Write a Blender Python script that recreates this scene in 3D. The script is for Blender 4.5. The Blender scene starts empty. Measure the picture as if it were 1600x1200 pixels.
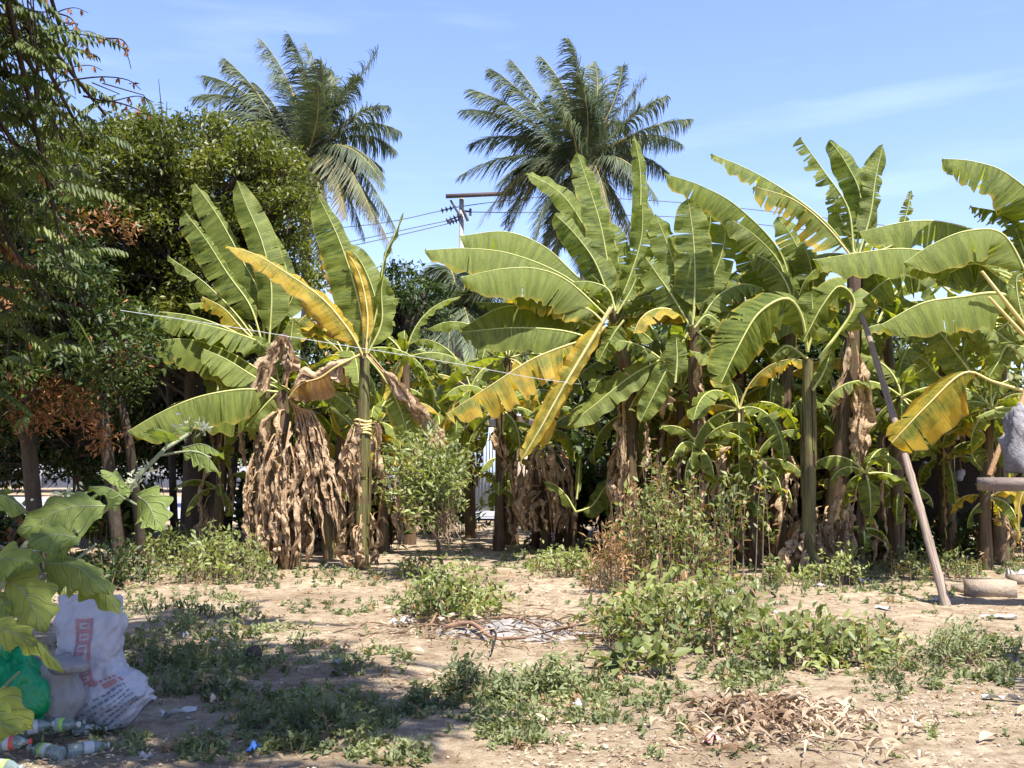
import bpy, math, random
import numpy as np
from mathutils import Vector, Matrix, noise
R = math.radians
rnd = random.Random(7)
NR = np.random.RandomState(7)
scene = bpy.context.scene
col = scene.collection

# ---------------- camera ----------------
PITCH = R(4.82); F = 1600.0; CAMH = 1.6
cam_d = bpy.data.cameras.new('camera'); cam = bpy.data.objects.new('camera', cam_d); col.objects.link(cam)
cam.location = (0, 0, CAMH); cam.rotation_euler = (R(90) + PITCH, 0, 0)
cam_d.sensor_width = 36; cam_d.lens = 36; cam_d.clip_start = .05; cam_d.clip_end = 3000
scene.camera = cam
# ---------------- sky, sun, exposure ----------------
SUNV = Vector((0.25, -0.36, 0.90)).normalized()
world = bpy.data.worlds.new("World"); scene.world = world; world.use_nodes = True
nt = world.node_tree; nt.nodes.clear()
out = nt.nodes.new('ShaderNodeOutputWorld'); bg = nt.nodes.new('ShaderNodeBackground')
sky = nt.nodes.new('ShaderNodeTexSky'); sky.sky_type = 'NISHITA'; sky.sun_disc = False
sky.sun_elevation = math.asin(SUNV.z); sky.sun_rotation = math.atan2(SUNV.x, SUNV.y)
sky.altitude = 0; sky.air_density = 1.25; sky.dust_density = 0.3; sky.ozone_density = 4.0
# faint cirrus streaks
tc = nt.nodes.new('ShaderNodeTexCoord'); mp = nt.nodes.new('ShaderNodeMapping'); mp.inputs['Rotation'].default_value = (0, R(-17), 0)
mp.inputs['Scale'].default_value = (1.6, 1.0, 11)
nz = nt.nodes.new('ShaderNodeTexNoise'); nz.inputs['Scale'].default_value = 2.3; nz.inputs['Detail'].default_value = 5
rp = nt.nodes.new('ShaderNodeValToRGB'); rp.color_ramp.elements[0].position = .54; rp.color_ramp.elements[1].position = .86
rp.color_ramp.elements[1].color = (.13, .13, .13, 1)
mx = nt.nodes.new('ShaderNodeMix'); mx.data_type = 'RGBA'; mx.inputs['B'].default_value = (7.5, 8.2, 9.2, 1)
nt.links.new(tc.outputs['Generated'], mp.inputs[0]); nt.links.new(mp.outputs[0], nz.inputs['Vector'])
nt.links.new(nz.outputs[0], rp.inputs[0]); nt.links.new(rp.outputs[0], mx.inputs['Factor'])
tn = nt.nodes.new('ShaderNodeMix'); tn.data_type = 'RGBA'; tn.blend_type = 'MULTIPLY'; tn.inputs['Factor'].default_value = 1; tn.inputs['B'].default_value = (.95, .87, 1.07, 1)
nt.links.new(sky.outputs[0], tn.inputs['A']); nt.links.new(tn.outputs['Result'], mx.inputs['A']); nt.links.new(mx.outputs['Result'], bg.inputs[0])
nt.links.new(bg.outputs[0], out.inputs[0]); bg.inputs[1].default_value = 0.115
sl = bpy.data.lights.new('sun', 'SUN'); sl.energy = 5.0; sl.angle = R(.55); sl.color = (1, .955, .88)
so = bpy.data.objects.new('sun', sl); col.objects.link(so)
so.rotation_euler = SUNV.to_track_quat('Z', 'Y').to_euler(); so.location = (5, -8, 15)
vs = scene.view_settings; vs.view_transform = 'Standard'; vs.look = 'None'; vs.exposure = 1.3; vs.gamma = 1
scene.cycles.max_bounces = 7; scene.cycles.transmission_bounces = 4; scene.cycles.diffuse_bounces = 4
scene.cycles.use_adaptive_sampling = True
scene.cycles.use_denoising = True

# ---------------- helpers ----------------
cp, sp = math.cos(PITCH), math.sin(PITCH)
def ray(px, py):
    x = (px - 800) / F; y = (600 - py) / F
    return Vector((x, cp - y * sp, sp + y * cp))
def at(px, py, Y):
    d = ray(px, py); return Vector((0, 0, CAMH)) + d * (Y / d.y)
def gz(x, y):
    return .05 * noise.noise(Vector((x * .45, y * .45, 3))) + .02 * noise.noise(Vector((x * 1.9, y * 1.9, 9)))
def ground(px, py):
    d = ray(px, py); t = -CAMH / d.z; p = Vector((0, 0, CAMH)) + d * t; p.z = gz(p.x, p.y); return p
def ms(px, Y): return px * Y / F

class MB:
    """collects vertices / faces of several shapes for ONE mesh"""
    def __init__(s): s.V = []; s.n = 0; s.F = []; s.A = {'v': [], 'age': []}; s.UV = []
    def add(s, V, faces, m=0, v=0., age=0., uv=None):
        V = np.asarray(V, dtype=np.float64).reshape(-1, 3); k = len(V)
        if isinstance(faces, np.ndarray): s.F.append((faces + s.n, m))
        else:
            by = {}
            for f in faces: by.setdefault(len(f), []).append(f)
            for q in by.values(): s.F.append((np.array(q) + s.n, m))
        s.V.append(V); s.n += k
        for nme, val in (('v', v), ('age', age)):
            s.A[nme].append(np.broadcast_to(np.asarray(val, dtype=np.float64), (k,)))
        s.UV.append(np.zeros((k, 2)) if uv is None else np.asarray(uv, dtype=np.float64).reshape(-1, 2))
    def tube(s, pts, rad, n=7, m=0, v=0., age=0., cap=True):
        pts = [Vector(p) for p in pts]; k = len(pts)
        if not hasattr(rad, '__len__'): rad = [rad] * k
        V = []; uv = []; up = Vector((.13, .21, 1)).normalized()
        T0 = (pts[1] - pts[0]).normalized()
        a = T0.cross(up);
        if a.length < .1: a = T0.cross(Vector((1, 0, 0)))
        a.normalize(); ln = 0
        for i, p in enumerate(pts):
            T = (pts[min(i + 1, k - 1)] - pts[max(i - 1, 0)]).normalized()
            a = (a - T * a.dot(T)).normalized(); b = T.cross(a)
            if i: ln += (p - pts[i - 1]).length
            for j in range(n):
                th = 2 * math.pi * j / n
                V.append(p + (a * math.cos(th) + b * math.sin(th)) * rad[i]); uv.append((ln, j / n))
        Fc = [(i * n + j, i * n + (j + 1) % n, (i + 1) * n + (j + 1) % n, (i + 1) * n + j) for i in range(k - 1) for j in range(n)]
        s.add([tuple(q) for q in V], Fc, m, v, age, uv)
        if cap:
            for o, i in ((0, 0), ((k - 1) * n, k - 1)):
                ring = [tuple(V[o + j]) for j in range(n)]
                s.add(ring + [tuple(pts[i])], [(j, (j + 1) % n, n) for j in range(n)], m, v, age)
    def box(s, c, size, rot=None, m=0, v=0., bev=0.0):
        c = Vector(c); hx, hy, hz = [q / 2 for q in size]; M = rot if rot is not None else Matrix.Identity(3)
        b = min(bev, hx * .8, hy * .8, hz * .8)
        import bmesh
        bm = bmesh.new(); bmesh.ops.create_cube(bm, size=1)
        for w in bm.verts: w.co = Vector((w.co.x * 2 * hx, w.co.y * 2 * hy, w.co.z * 2 * hz))
        if b > 0: bmesh.ops.bevel(bm, geom=bm.edges[:], offset=b, segments=2, affect='EDGES')
        for w in bm.verts: w.co = M @ w.co + c
        bm.verts.ensure_lookup_table(); bm.verts.index_update()
        s.add([tuple(w.co) for w in bm.verts], [tuple(w.index for w in f.verts) for f in bm.faces], m, v); bm.free()
    def build(s, name, mats, parent=None, smooth=False):
        me = bpy.data.meshes.new(name)
        V = np.concatenate(s.V); me.vertices.add(len(V)); me.vertices.foreach_set('co', V.ravel())
        loops = np.concatenate([f.ravel() for f, m in s.F]); tot = np.concatenate([np.full(len(f), f.shape[1]) for f, m in s.F])
        mi = np.concatenate([np.full(len(f), m) for f, m in s.F])
        st = np.concatenate([[0], np.cumsum(tot)[:-1]])
        me.loops.add(len(loops)); me.loops.foreach_set('vertex_index', loops.astype(np.int32))
        me.polygons.add(len(tot)); me.polygons.foreach_set('loop_start', st.astype(np.int32))
        try: me.polygons.foreach_set('loop_total', tot.astype(np.int32))
        except Exception: pass
        me.polygons.foreach_set('material_index', mi.astype(np.int32))
        if smooth: me.polygons.foreach_set('use_smooth', np.ones(len(tot), dtype=bool))
        for k in s.A:
            a = me.attributes.new(k, 'FLOAT', 'POINT'); a.data.foreach_set('value', np.concatenate(s.A[k]).astype(np.float32))
        uvl = me.uv_layers.new(name='UVMap'); U = np.concatenate(s.UV)[loops]
        uvl.data.foreach_set('uv', U.astype(np.float32).ravel())
        me.update(calc_edges=True); me.validate()
        for m in (mats if isinstance(mats, (list, tuple)) else [mats]): me.materials.append(m)
        o = bpy.data.objects.new(name, me); col.objects.link(o)
        if parent is not None:
            o.parent = parent; o.matrix_parent_inverse = Matrix.Translation(-Vector(parent.location))
        return o
def tag(o, label=None, cat=None, group=None, kind=None):
    if label: o['label'] = label
    if cat: o['category'] = cat
    if group: o['group'] = group
    if kind: o['kind'] = kind
    return o
def thing(name, loc, label, cat, group=None):
    o = bpy.data.objects.new(name, None); o.location = loc; o.empty_display_size = .2; col.objects.link(o)
    return tag(o, label, cat, group)
def curve(pts, n):
    """smooth resample (Catmull-Rom) of control points"""
    P = [Vector(p) for p in pts]; P = [P[0] * 2 - P[1]] + P + [P[-1] * 2 - P[-2]]
    dense = []
    for i in range(1, len(P) - 2):
        for k in range(12):
            t = k / 12; a, b, c, d = P[i - 1], P[i], P[i + 1], P[i + 2]
            dense.append(.5 * ((2 * b) + (c - a) * t + (2 * a - 5 * b + 4 * c - d) * t * t + (3 * b - a - 3 * c + d) * t ** 3))
    dense.append(P[-2]); cum = [0]
    for i in range(1, len(dense)): cum.append(cum[-1] + (dense[i] - dense[i - 1]).length)
    L = cum[-1]; res = []; j = 0
    for k in range(n + 1):
        s = L * k / n
        while j < len(cum) - 2 and cum[j + 1] < s: j += 1
        u = (s - cum[j]) / max(1e-9, cum[j + 1] - cum[j]); res.append(dense[j].lerp(dense[j + 1], min(1, u)))
    return res, L

# ---------------- materials ----------------
def mat(name): 
    m = bpy.data.materials.new(name); m.use_nodes = True; t = m.node_tree; t.nodes.clear()
    return m, t
class G:
    def __init__(s, t): s.t = t
    def n(s, typ, **k):
        x = s.t.nodes.new(typ)
        for a, b in k.items():
            if a in x.inputs: x.inputs[a].default_value = b
            else: setattr(x, a, b)
        return x
    def l(s, a, b): s.t.links.new(a, b)
    def attr(s, name):
        return s.n('ShaderNodeAttribute', attribute_name=name).outputs['Fac']
    def noise(s, scale, detail=3, vec=None, rough=.55):
        x = s.n('ShaderNodeTexNoise'); x.inputs['Scale'].default_value = scale; x.inputs['Detail'].default_value = detail; x.inputs['Roughness'].default_value = rough
        if vec is not None: s.l(vec, x.inputs['Vector'])
        return x.outputs['Fac']
    def ramp(s, f, stops):
        r = s.n('ShaderNodeValToRGB'); e = r.color_ramp.elements
        while len(e) < len(stops): e.new(.5)
        for q, (p, c) in zip(e, stops): q.position = p; q.color = (*c, 1) if len(c) == 3 else c
        s.l(f, r.inputs[0]); return r.outputs[0]
    def mix(s, f, a, b, bt='MIX'):
        x = s.n('ShaderNodeMix', data_type='RGBA', blend_type=bt)
        for q, nm in ((f, 'Factor'), (a, 'A'), (b, 'B')):
            if isinstance(q, (int, float)): x.inputs[nm].default_value = q
            elif isinstance(q, tuple): x.inputs[nm].default_value = (*q, 1)
            else: s.l(q, x.inputs[nm])
        return x.outputs['Result']
    def math(s, op, a, b=0., clamp=False):
        x = s.n('ShaderNodeMath', operation=op, use_clamp=clamp)
        for i, q in enumerate((a, b)):
            if isinstance(q, (int, float)): x.inputs[i].default_value = q
            else: s.l(q, x.inputs[i])
        return x.outputs[0]
    def finish(s, colr, rough=.6, spec=.4, trans=0., transcol=None, bump=None, bstr=.3, bdist=.02, metal=0.):
        p = s.n('ShaderNodeBsdfPrincipled'); o = s.n('ShaderNodeOutputMaterial')
        if isinstance(colr, tuple): p.inputs['Base Color'].default_value = (*colr, 1)
        else: s.l(colr, p.inputs['Base Color'])
        p.inputs['Roughness'].default_value = rough; p.inputs['Specular IOR Level'].default_value = spec; p.inputs['Metallic'].default_value = metal
        if bump is not None:
            b = s.n('ShaderNodeBump'); b.inputs['Strength'].default_value = bstr; b.inputs['Distance'].default_value = bdist
            s.l(bump, b.inputs['Height']); s.l(b.outputs[0], p.inputs['Normal'])
        if trans:
            tr = s.n('ShaderNodeBsdfTranslucent'); mxx = s.n('ShaderNodeMixShader'); mxx.inputs[0].default_value = trans
            tcx = transcol if transcol is not None else colr
            if isinstance(tcx, tuple): tr.inputs[0].default_value = (*tcx, 1)
            else: s.l(tcx, tr.inputs[0])
            s.l(p.outputs[0], mxx.inputs[1]); s.l(tr.outputs[0], mxx.inputs[2]); s.l(mxx.outputs[0], o.inputs[0])
        else: s.l(p.outputs[0], o.inputs[0])
def simple(name, a, b, scale=8, rough=.8, spec=.3, stretch=None, bstr=.5, bdist=.02, c=None, trans=0.):
    m, t = mat(name); g = G(t); tcn = g.n('ShaderNodeTexCoord').outputs['Object']
    if stretch:
        mpn = g.n('ShaderNodeMapping'); mpn.inputs['Scale'].default_value = stretch; g.l(tcn, mpn.inputs[0]); tcn = mpn.outputs[0]
    f = g.noise(scale, 6, tcn, .65); f2 = g.noise(scale * 5, 4, tcn, .7)
    stops = [(.3, a), (.7, b)] if c is None else [(.25, a), (.5, b), (.75, c)]
    cc = g.mix(.35, g.ramp(f, stops), g.ramp(f2, stops))
    g.finish(cc, rough, spec, bump=g.math('ADD', f, f2), bstr=bstr, bdist=bdist, trans=trans); return m
def leafmat(name, stops, trans=.35, rough=.5, spec=.35, tint=(1.25, 1.35, .5), dead=None):
    m, t = mat(name); g = G(t); v = g.attr('v')
    geo = g.n('ShaderNodeNewGeometry'); c = g.ramp(v, stops)
    big = g.noise(1.1, 3, g.n('ShaderNodeTexCoord').outputs['Object'])
    c = g.mix(.55, c, g.ramp(big, [(.35, tuple(x * .62 for x in stops[0][1])), (.65, tuple(min(1, x * 1.25) for x in stops[-1][1]))]))
    if dead: c = g.mix(g.attr('age'), c, g.ramp(v, dead))
    tcx = g.mix(1., c, tint, 'MULTIPLY')
    g.finish(c, rough, spec, trans, tcx); return m

def banana_mat():
    m, t = mat('banana_leaf'); g = G(t); uv = g.n('ShaderNodeUVMap').outputs[0]
    sx = g.n('ShaderNodeSeparateXYZ'); g.l(uv, sx.inputs[0]); u, w = sx.outputs[0], sx.outputs[1]
    aw = g.math('ABSOLUTE', w); v = g.attr('v'); age = g.attr('age')
    cx = g.n('ShaderNodeCombineXYZ'); g.l(g.math('ADD', g.math('MULTIPLY', u, 26.), g.math('MULTIPLY', v, 40.)), cx.inputs[0]); g.l(g.math('MULTIPLY', w, .8), cx.inputs[1])
    st = g.noise(1., 6, cx.outputs[0], .75)
    cx2 = g.n('ShaderNodeCombineXYZ'); g.l(g.math('ADD', g.math('MULTIPLY', u, 7.), g.math('MULTIPLY', v, 90.)), cx2.inputs[0]); g.l(g.math('MULTIPLY', w, 2.2), cx2.inputs[1])
    pn = g.noise(1., 4, cx2.outputs[0], .6)
    cx3 = g.n('ShaderNodeCombineXYZ'); g.l(g.math('MULTIPLY', u, 150.), cx3.inputs[0]); g.l(g.math('MULTIPLY', w, 1.), cx3.inputs[1])
    fine = g.noise(1., 2, cx3.outputs[0], .6)
    green = g.mix(g.ramp(st, [(.38, (0, 0, 0)), (.60, (1, 1, 1))]), (.046, .080, .012), (.235, .275, .052))  # vein stripes, contrast raised to paint light and shade of the corrugations
    green = g.mix(g.math('MULTIPLY', v, .55), green, (.24, .28, .06))
    # yellow patches grow with age, starting at the margins
    e = g.math('ADD', g.math('MULTIPLY', g.math('POWER', aw, 3.), .55), g.math('MULTIPLY', pn, .95))
    yf = g.math('MULTIPLY', g.math('SUBTRACT', g.math('ADD', e, g.math('MULTIPLY', age, .98)), 1.0), 3., True)
    yel = g.mix(st, (.36, .22, .02), (.66, .50, .07))
    c = g.mix(yf, green, yel)
    bf = g.math('MULTIPLY', g.math('SUBTRACT', g.math('ADD', g.math('MULTIPLY', g.math('POWER', aw, 5.), .45), g.math('ADD', g.math('MULTIPLY', st, .75), g.math('MULTIPLY', age, .95))), 1.32), 6., True)
    brn = g.mix(fine, (.12, .055, .022), (.40, .25, .13))
    c = g.mix(bf, c, brn)
    edge = g.math('MULTIPLY', g.math('SUBTRACT', aw, .955), 18., True)
    c = g.mix(g.math('MULTIPLY', edge, .75), c, (.36, .30, .07))
    # ribs slightly dirty / pale
    c = g.mix(g.math('MULTIPLY', fine, .3), c, g.mix(1., c, (.62, .66, .6), 'MULTIPLY'))
    tcx = g.mix(1., c, (1.9, 1.8, .5), 'MULTIPLY')
    g.finish(c, .5, .32, .45, tcx, bump=g.math('ADD', st, g.math('MULTIPLY', fine, .5)), bstr=.8, bdist=.03); return m
def dead_mat():
    m, t = mat('dead_banana_leaf'); g = G(t); uv = g.n('ShaderNodeUVMap').outputs[0]
    sx = g.n('ShaderNodeSeparateXYZ'); g.l(uv, sx.inputs[0]); u, w = sx.outputs[0], sx.outputs[1]; v = g.attr('v')
    cx = g.n('ShaderNodeCombineXYZ'); g.l(g.math('ADD', g.math('MULTIPLY', u, 34.), g.math('MULTIPLY', v, 60.)), cx.inputs[0]); g.l(g.math('MULTIPLY', w, 2.5), cx.inputs[1])
    a = g.noise(1., 5, cx.outputs[0], .7); b = g.noise(7., 4, g.n('ShaderNodeTexCoord').outputs['Object'])
    c = g.mix(g.ramp(a, [(.35, (0, 0, 0)), (.62, (1, 1, 1))]), (.17, .09, .045), (.80, .63, .43)); c = g.mix(g.math('MULTIPLY', b, .4), c, (.52, .33, .16))
    c = g.mix(g.math('MULTIPLY', v, .6), c, g.mix(1., c, (.55, .5, .45), 'MULTIPLY'))
    g.finish(c, .85, .15, .22, c, bump=a, bstr=.6, bdist=.02); return m
def stem_mat(nm='banana_stem', th=.36, k=1.):
    m, t = mat(nm); g = G(t); uv = g.n('ShaderNodeUVMap').outputs[0]
    mpn = g.n('ShaderNodeMapping'); mpn.inputs['Scale'].default_value = (1.6, 14, 1); g.l(uv, mpn.inputs[0])
    a = g.noise(1., 5, mpn.outputs[0], .7); b = g.noise(3.2, 5, g.n('ShaderNodeTexCoord').outputs['Object'], .7)
    c = g.ramp(a, [(.3, tuple(k * q for q in (.035, .028, .014))), (.5, tuple(k * q for q in (.09, .085, .028))), (.72, tuple(k * q for q in (.20, .18, .06)))])
    c = g.mix(g.ramp(b, [(th, (0, 0, 0)), (th + .16, (1, 1, 1))]), c, g.ramp(a, [(.3, (.028, .015, .010)), (.7, (.16, .10, .055))]))
    g.finish(c, .6, .35, bump=a, bstr=.5); return m
M = {}
M['banana'] = banana_mat(); M['dead'] = dead_mat(); M['bstem'] = stem_mat()
M['gstem'] = stem_mat('green_banana_stem', .50, 1.15)
M['midrib'] = simple('banana_midrib', (.30, .33, .09), (.52, .52, .20), 3, .5, .3, bstr=.1)
M['midrib_y'] = simple('yellow_midrib', (.50, .38, .12), (.66, .56, .26), 3, .5, .3, bstr=.1)
M['midrib_b'] = simple('dry_midrib', (.30, .17, .08), (.50, .33, .17), 4, .8, .2)
M['palm'] = leafmat('coconut_leaflet', [(0., (.028, .048, .026)), (.6, (.068, .096, .048)), (1., (.14, .165, .085))], .25, .6, .3, dead=[(0., (.25, .13, .04)), (1., (.5, .3, .09))])
M['rachis'] = simple('coconut_rachis', (.20, .19, .05), (.42, .32, .12), 2, .6)
M['bark'] = simple('tree_bark', (.03, .024, .018), (.115, .09, .068), 6, .9, .15, (1, 1, .3), 1., .03)
M['palmbark'] = simple('palm_bark', (.08, .065, .05), (.24, .20, .16), 5, .9, .15, (1, 1, 3), 1., .03)
M['mango'] = leafmat('broad_tree_leaf', [(0., (.032, .052, .012)), (.55, (.090, .112, .022)), (1., (.21, .21, .045))], .34, .45, .4, dead=[(0., (.2, .08, .02)), (1., (.4, .2, .05))])
M['pinnate'] = leafmat('pinnate_leaf', [(0., (.035, .068, .018)), (.55, (.085, .125, .03)), (1., (.17, .20, .045))], .38, .5, .35, dead=[(0., (.16, .06, .025)), (1., (.36, .15, .05))])
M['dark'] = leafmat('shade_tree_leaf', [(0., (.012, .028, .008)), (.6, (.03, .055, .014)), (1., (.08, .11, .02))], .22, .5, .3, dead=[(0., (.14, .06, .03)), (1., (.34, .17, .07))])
M['bush'] = leafmat('bush_leaf', [(0., (.06, .09, .024)), (.55, (.13, .165, .042)), (1., (.27, .29, .09))], .32, .45, .4, dead=[(0., (.15, .08, .04)), (1., (.42, .25, .12))])
M['weed'] = leafmat('weed_leaf', [(0., (.075, .095, .045)), (.55, (.14, .17, .075)), (1., (.26, .28, .13))], .28, .6, .25, dead=[(0., (.2, .12, .06)), (1., (.45, .32, .18))])
M['berry'] = leafmat('lobed_leaf', [(0., (.10, .165, .06)), (.6, (.14, .21, .075)), (1., (.18, .24, .08))], .30, .6, .25, dead=[(0., (.24, .26, .05)), (1., (.36, .33, .07))])
def berry_mat():
    m, t = mat('lobed_leaf'); g = G(t); uv = g.n('ShaderNodeUVMap').outputs[0]; sx = g.n('ShaderNodeSeparateXYZ'); g.l(uv, sx.inputs[0]); u = sx.outputs[0]; w = g.math('ABSOLUTE', sx.outputs[1])
    # side veins leave the midrib obliquely
    vein = g.math('ABSOLUTE', g.math('SINE', g.math('MULTIPLY', g.math('SUBTRACT', u, g.math('MULTIPLY', w, .030)), 150.)))
    vf = g.math('MULTIPLY', g.math('SUBTRACT', vein, .90), 9., True); o = g.n('ShaderNodeTexCoord').outputs['Object']; a = g.noise(14, 5, o, .65); b = g.noise(70, 4, o, .7)
    c = g.mix(a, (.075, .125, .032), (.20, .255, .07)); c = g.mix(g.math('MULTIPLY', b, .4), c, (.30, .33, .11)); c = g.mix(g.math('MULTIPLY', g.attr('age'), .9), c, (.34, .36, .06)); c = g.mix(g.math('MULTIPLY', vf, .5), c, (.28, .34, .16))
    h = g.ramp(g.noise(38, 2, o), [(.76, (0, 0, 0)), (.80, (1, 1, 1))]); c = g.mix(h, c, (.12, .08, .03))
    g.finish(c, .7, .15, .35, g.mix(1., c, (1.6, 1.6, .45), 'MULTIPLY'), bump=g.math('ADD', a, g.math('MULTIPLY', vf, -.5)), bstr=1., bdist=.012); return m
M['berry'] = berry_mat()
M['berrystem'] = simple('green_grey_stem', (.16, .19, .10), (.28, .30, .18), 9, .7)
M['flower'] = simple('cream_blossom', (.55, .58, .30), (.80, .80, .62), 9, .7, trans=.2)
M['twig'] = simple('dry_twig', (.12, .08, .05), (.34, .24, .15), 12, .9)
M['litter'] = leafmat('dry_litter', [(0., (.16, .09, .05)), (.5, (.38, .26, .16)), (1., (.60, .48, .34))], .12, .85, .15, tint=(1, .9, .7))

# ---------------- ground ----------------
def ground_mat():
    m, t = mat('sandy_soil'); g = G(t); o = g.n('ShaderNodeTexCoord').outputs['Object']
    a = g.noise(.55, 6, o, .65); b = g.noise(5., 8, o, .75); c_ = g.noise(46., 5, o, .8)
    vor = g.n('ShaderNodeTexVoronoi'); vor.inputs['Scale'].default_value = 30; g.l(o, vor.inputs['Vector'])
    base = g.ramp(a, [(.30, (.225, .168, .108)), (.48, (.38, .30, .20)), (.68, (.48, .40, .28))])
    base = g.mix(g.ramp(b, [(.36, (1, 1, 1)), (.58, (0, 0, 0))]), base, (.20, .135, .082))
    base = g.mix(g.ramp(c_, [(.30, (.6, .6, .6)), (.5, (0, 0, 0))]), base, (.10, .066, .042))
    base = g.mix(g.ramp(c_, [(.62, (0, 0, 0)), (.76, (.55, .55, .55))]), base, (.58, .47, .34))
    specks = g.ramp(vor.outputs['Distance'], [(.05, (1, 1, 1)), (.16, (0, 0, 0))])
    base = g.mix(g.math('MULTIPLY', specks, .5), base, g.ramp(g.noise(19., 2, o), [(.4, (.16, .09, .05)), (.6, (.55, .42, .28))]))
    g.finish(base, .95, .12, bump=g.math('ADD', b, g.math('MULTIPLY', c_, .5)), bstr=1., bdist=.035); return m
M['soil'] = ground_mat()
def grid_mesh():
    # near part finely meshed and uneven, far part one large skirt of the same sheet
    xs = np.unique(np.concatenate([[-900, -300, -120, -60, -35], np.linspace(-22, 22, 331), [35, 60, 120, 300, 900]]))
    ys = np.unique(np.concatenate([[-200, -60, -20], np.linspace(-6, 34, 301), [40, 60, 120, 300, 900, 2000]]))
    mb = MB(); V = []
    for y in ys:
        for x in xs:
            near = max(0., 1 - max(abs(x) / 22, abs(y - 14) / 20) ** 6)
            z = near * (gz(x, y) + .012 * noise.noise(Vector((x * 6, y * 6, 1))) )
            V.append((x, y, z))
    nx = len(xs); F_ = [(j * nx + i, j * nx + i + 1, (j + 1) * nx + i + 1, (j + 1) * nx + i) for j in range(len(ys) - 1) for i in range(nx - 1)]
    mb.add(V, np.array(F_)); return mb.build('ground', M['soil'], smooth=True)
tag(grid_mesh(), kind='structure')
M['hillgreen'] = simple('hill_scrub', (.10, .13, .07), (.22, .24, .13), .02, .95, .1)
mb = MB(); V = []
for j in range(25):
    for i in range(61):
        x = -420 + i * 14; y = 560 + j * 26; hgt = 150 * math.exp(-((x + 40) / 190) ** 2 - ((y - 880) / 170) ** 2) + 10 * noise.noise(Vector((x * .012, y * .012, 2)))
        V.append((x, y, hgt - 6))
mb.add(V, [(j * 61 + i, j * 61 + i + 1, (j + 1) * 61 + i + 1, (j + 1) * 61 + i) for j in range(24) for i in range(60)]); tag(mb.build('hill', M['hillgreen'], smooth=True), kind='structure')

# far sunlit yard seen under the trees
M['conc'] = simple('pale_concrete', (.22, .215, .22), (.34, .33, .34), 2.5, .9, .2)
mb = MB(); mb.add([(-40, 33, .06), (40, 33, .06), (40, 60, .06), (-40, 60, .06)], [(0, 1, 2, 3)])
tag(mb.build('road', M['conc']), kind='structure')

# ---------------- banana leaves ----------------
def blade(mb, ctrl, W, phi=30, fold=45, rot=0, tear=0., pet=0., age=0., nseg=30, prof='banana', rippl=1., v=None, rr=None, ribr=.022, mats=(0, 1), asym=0., lobes=0, droop=0.):
    r = rr or rnd
    if v is None: v = r.random()
    P, L = curve(ctrl, nseg); up = Vector((0, 0, 1)); cf = Vector((0, -1, 0))
    Ts = [(P[min(i + 1, nseg)] - P[max(i - 1, 0)]).normalized() for i in range(nseg + 1)]
    N0 = up * math.cos(R(phi)) + cf * math.sin(R(phi)); Ns = []; prev = None
    for T in Ts:
        n = N0 - T * N0.dot(T)
        if n.length < .25 and prev is not None: n = prev - T * prev.dot(T)
        n.normalize(); n = Matrix.Rotation(R(rot), 3, T) @ n
        if prev is not None and n.dot(prev) < 0: n = (prev - T * prev.dot(T)).normalized()
        prev = n; Ns.append(n)
    def wid(t):
        if t <= 0 or t >= 1: return 0.02
        if prof == 'banana': return min(1, (t / .13)) ** .55 * (1 - t ** 7) ** .6 * (1 - .12 * t)
        if prof == 'lobed': return (math.sin(math.pi * min(1, t * .93 + .07) ** .8) ** .75) * (1 + .22 * math.sin(t * lobes * 2 * math.pi + v * 5))
        return math.sin(math.pi * t) ** .7
    i0 = int(round(pet * nseg)); ph = r.random() * 9; NC = 5
    for side in (-1, 1):
        # strips between tears
        cuts = [i0]
        while cuts[-1] < nseg:
            step = (nseg - i0) if tear <= 0 else max(1, int(r.expovariate(1) * (1.2 + 5 * (1 - tear)) + 1))
            cuts.append(min(nseg, cuts[-1] + step))
        for a, b in zip(cuts[:-1], cuts[1:]):
            if b <= a: continue
            df = r.uniform(-1, 1) * 26 * tear if tear > 0 else 0; sh = r.uniform(-.25, .35) * tear; shrink = 1 - r.random() * .3 * tear
            V = []; uv = []; n_ = (b - a) + 1
            for i in range(a, b + 1):
                t = (i / nseg - pet) / (1 - pet); w = W * wid(t) * (1 + side * asym) * shrink
                T, Nn = Ts[i], Ns[i]; S = T.cross(Nn) * side; p = P[i].copy()
                rel = 0 if b == a else ((i - a) / (b - a) - .5)
                for c in range(NC):
                    s = c / (NC - 1); th = R(fold * (.72 + .28 * s) + df * s + 14 * droop * s)
                    if c:
                        d = w / (NC - 1); p = p + S * (math.cos(th) * d) - Nn * (math.sin(th) * d)
                    rip = rippl * (.036 * math.sin(i / nseg * L * 17 + ph + side + 1.5 * math.sin(i / nseg * L * 4.1 + ph)) + .045 * noise.noise(Vector((i / nseg * L * 5, s * 1.5 + side * 7, v * 50)))) * s
                    q = p + Nn * rip + T * (w * s * (.10 + sh) - (L / nseg) * rel * .55 * tear * s * (b - a) * .6)
                    V.append(tuple(q)); uv.append((i / nseg * L * .45, side * s))
            Fc = [(i * NC + c, i * NC + c + 1, (i + 1) * NC + c + 1, (i + 1) * NC + c) for i in range(n_ - 1) for c in range(NC - 1)]
            mb.add(V, Fc, mats[0], v, age, uv)
    if ribr > 0:
        rad = [ribr * (1 - .85 * i / nseg) for i in range(nseg + 1)]
        mb.tube([P[i] - Ns[i] * rad[i] * .2 for i in range(nseg + 1)], rad, 6, mats[1], v, age)
    return P

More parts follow.
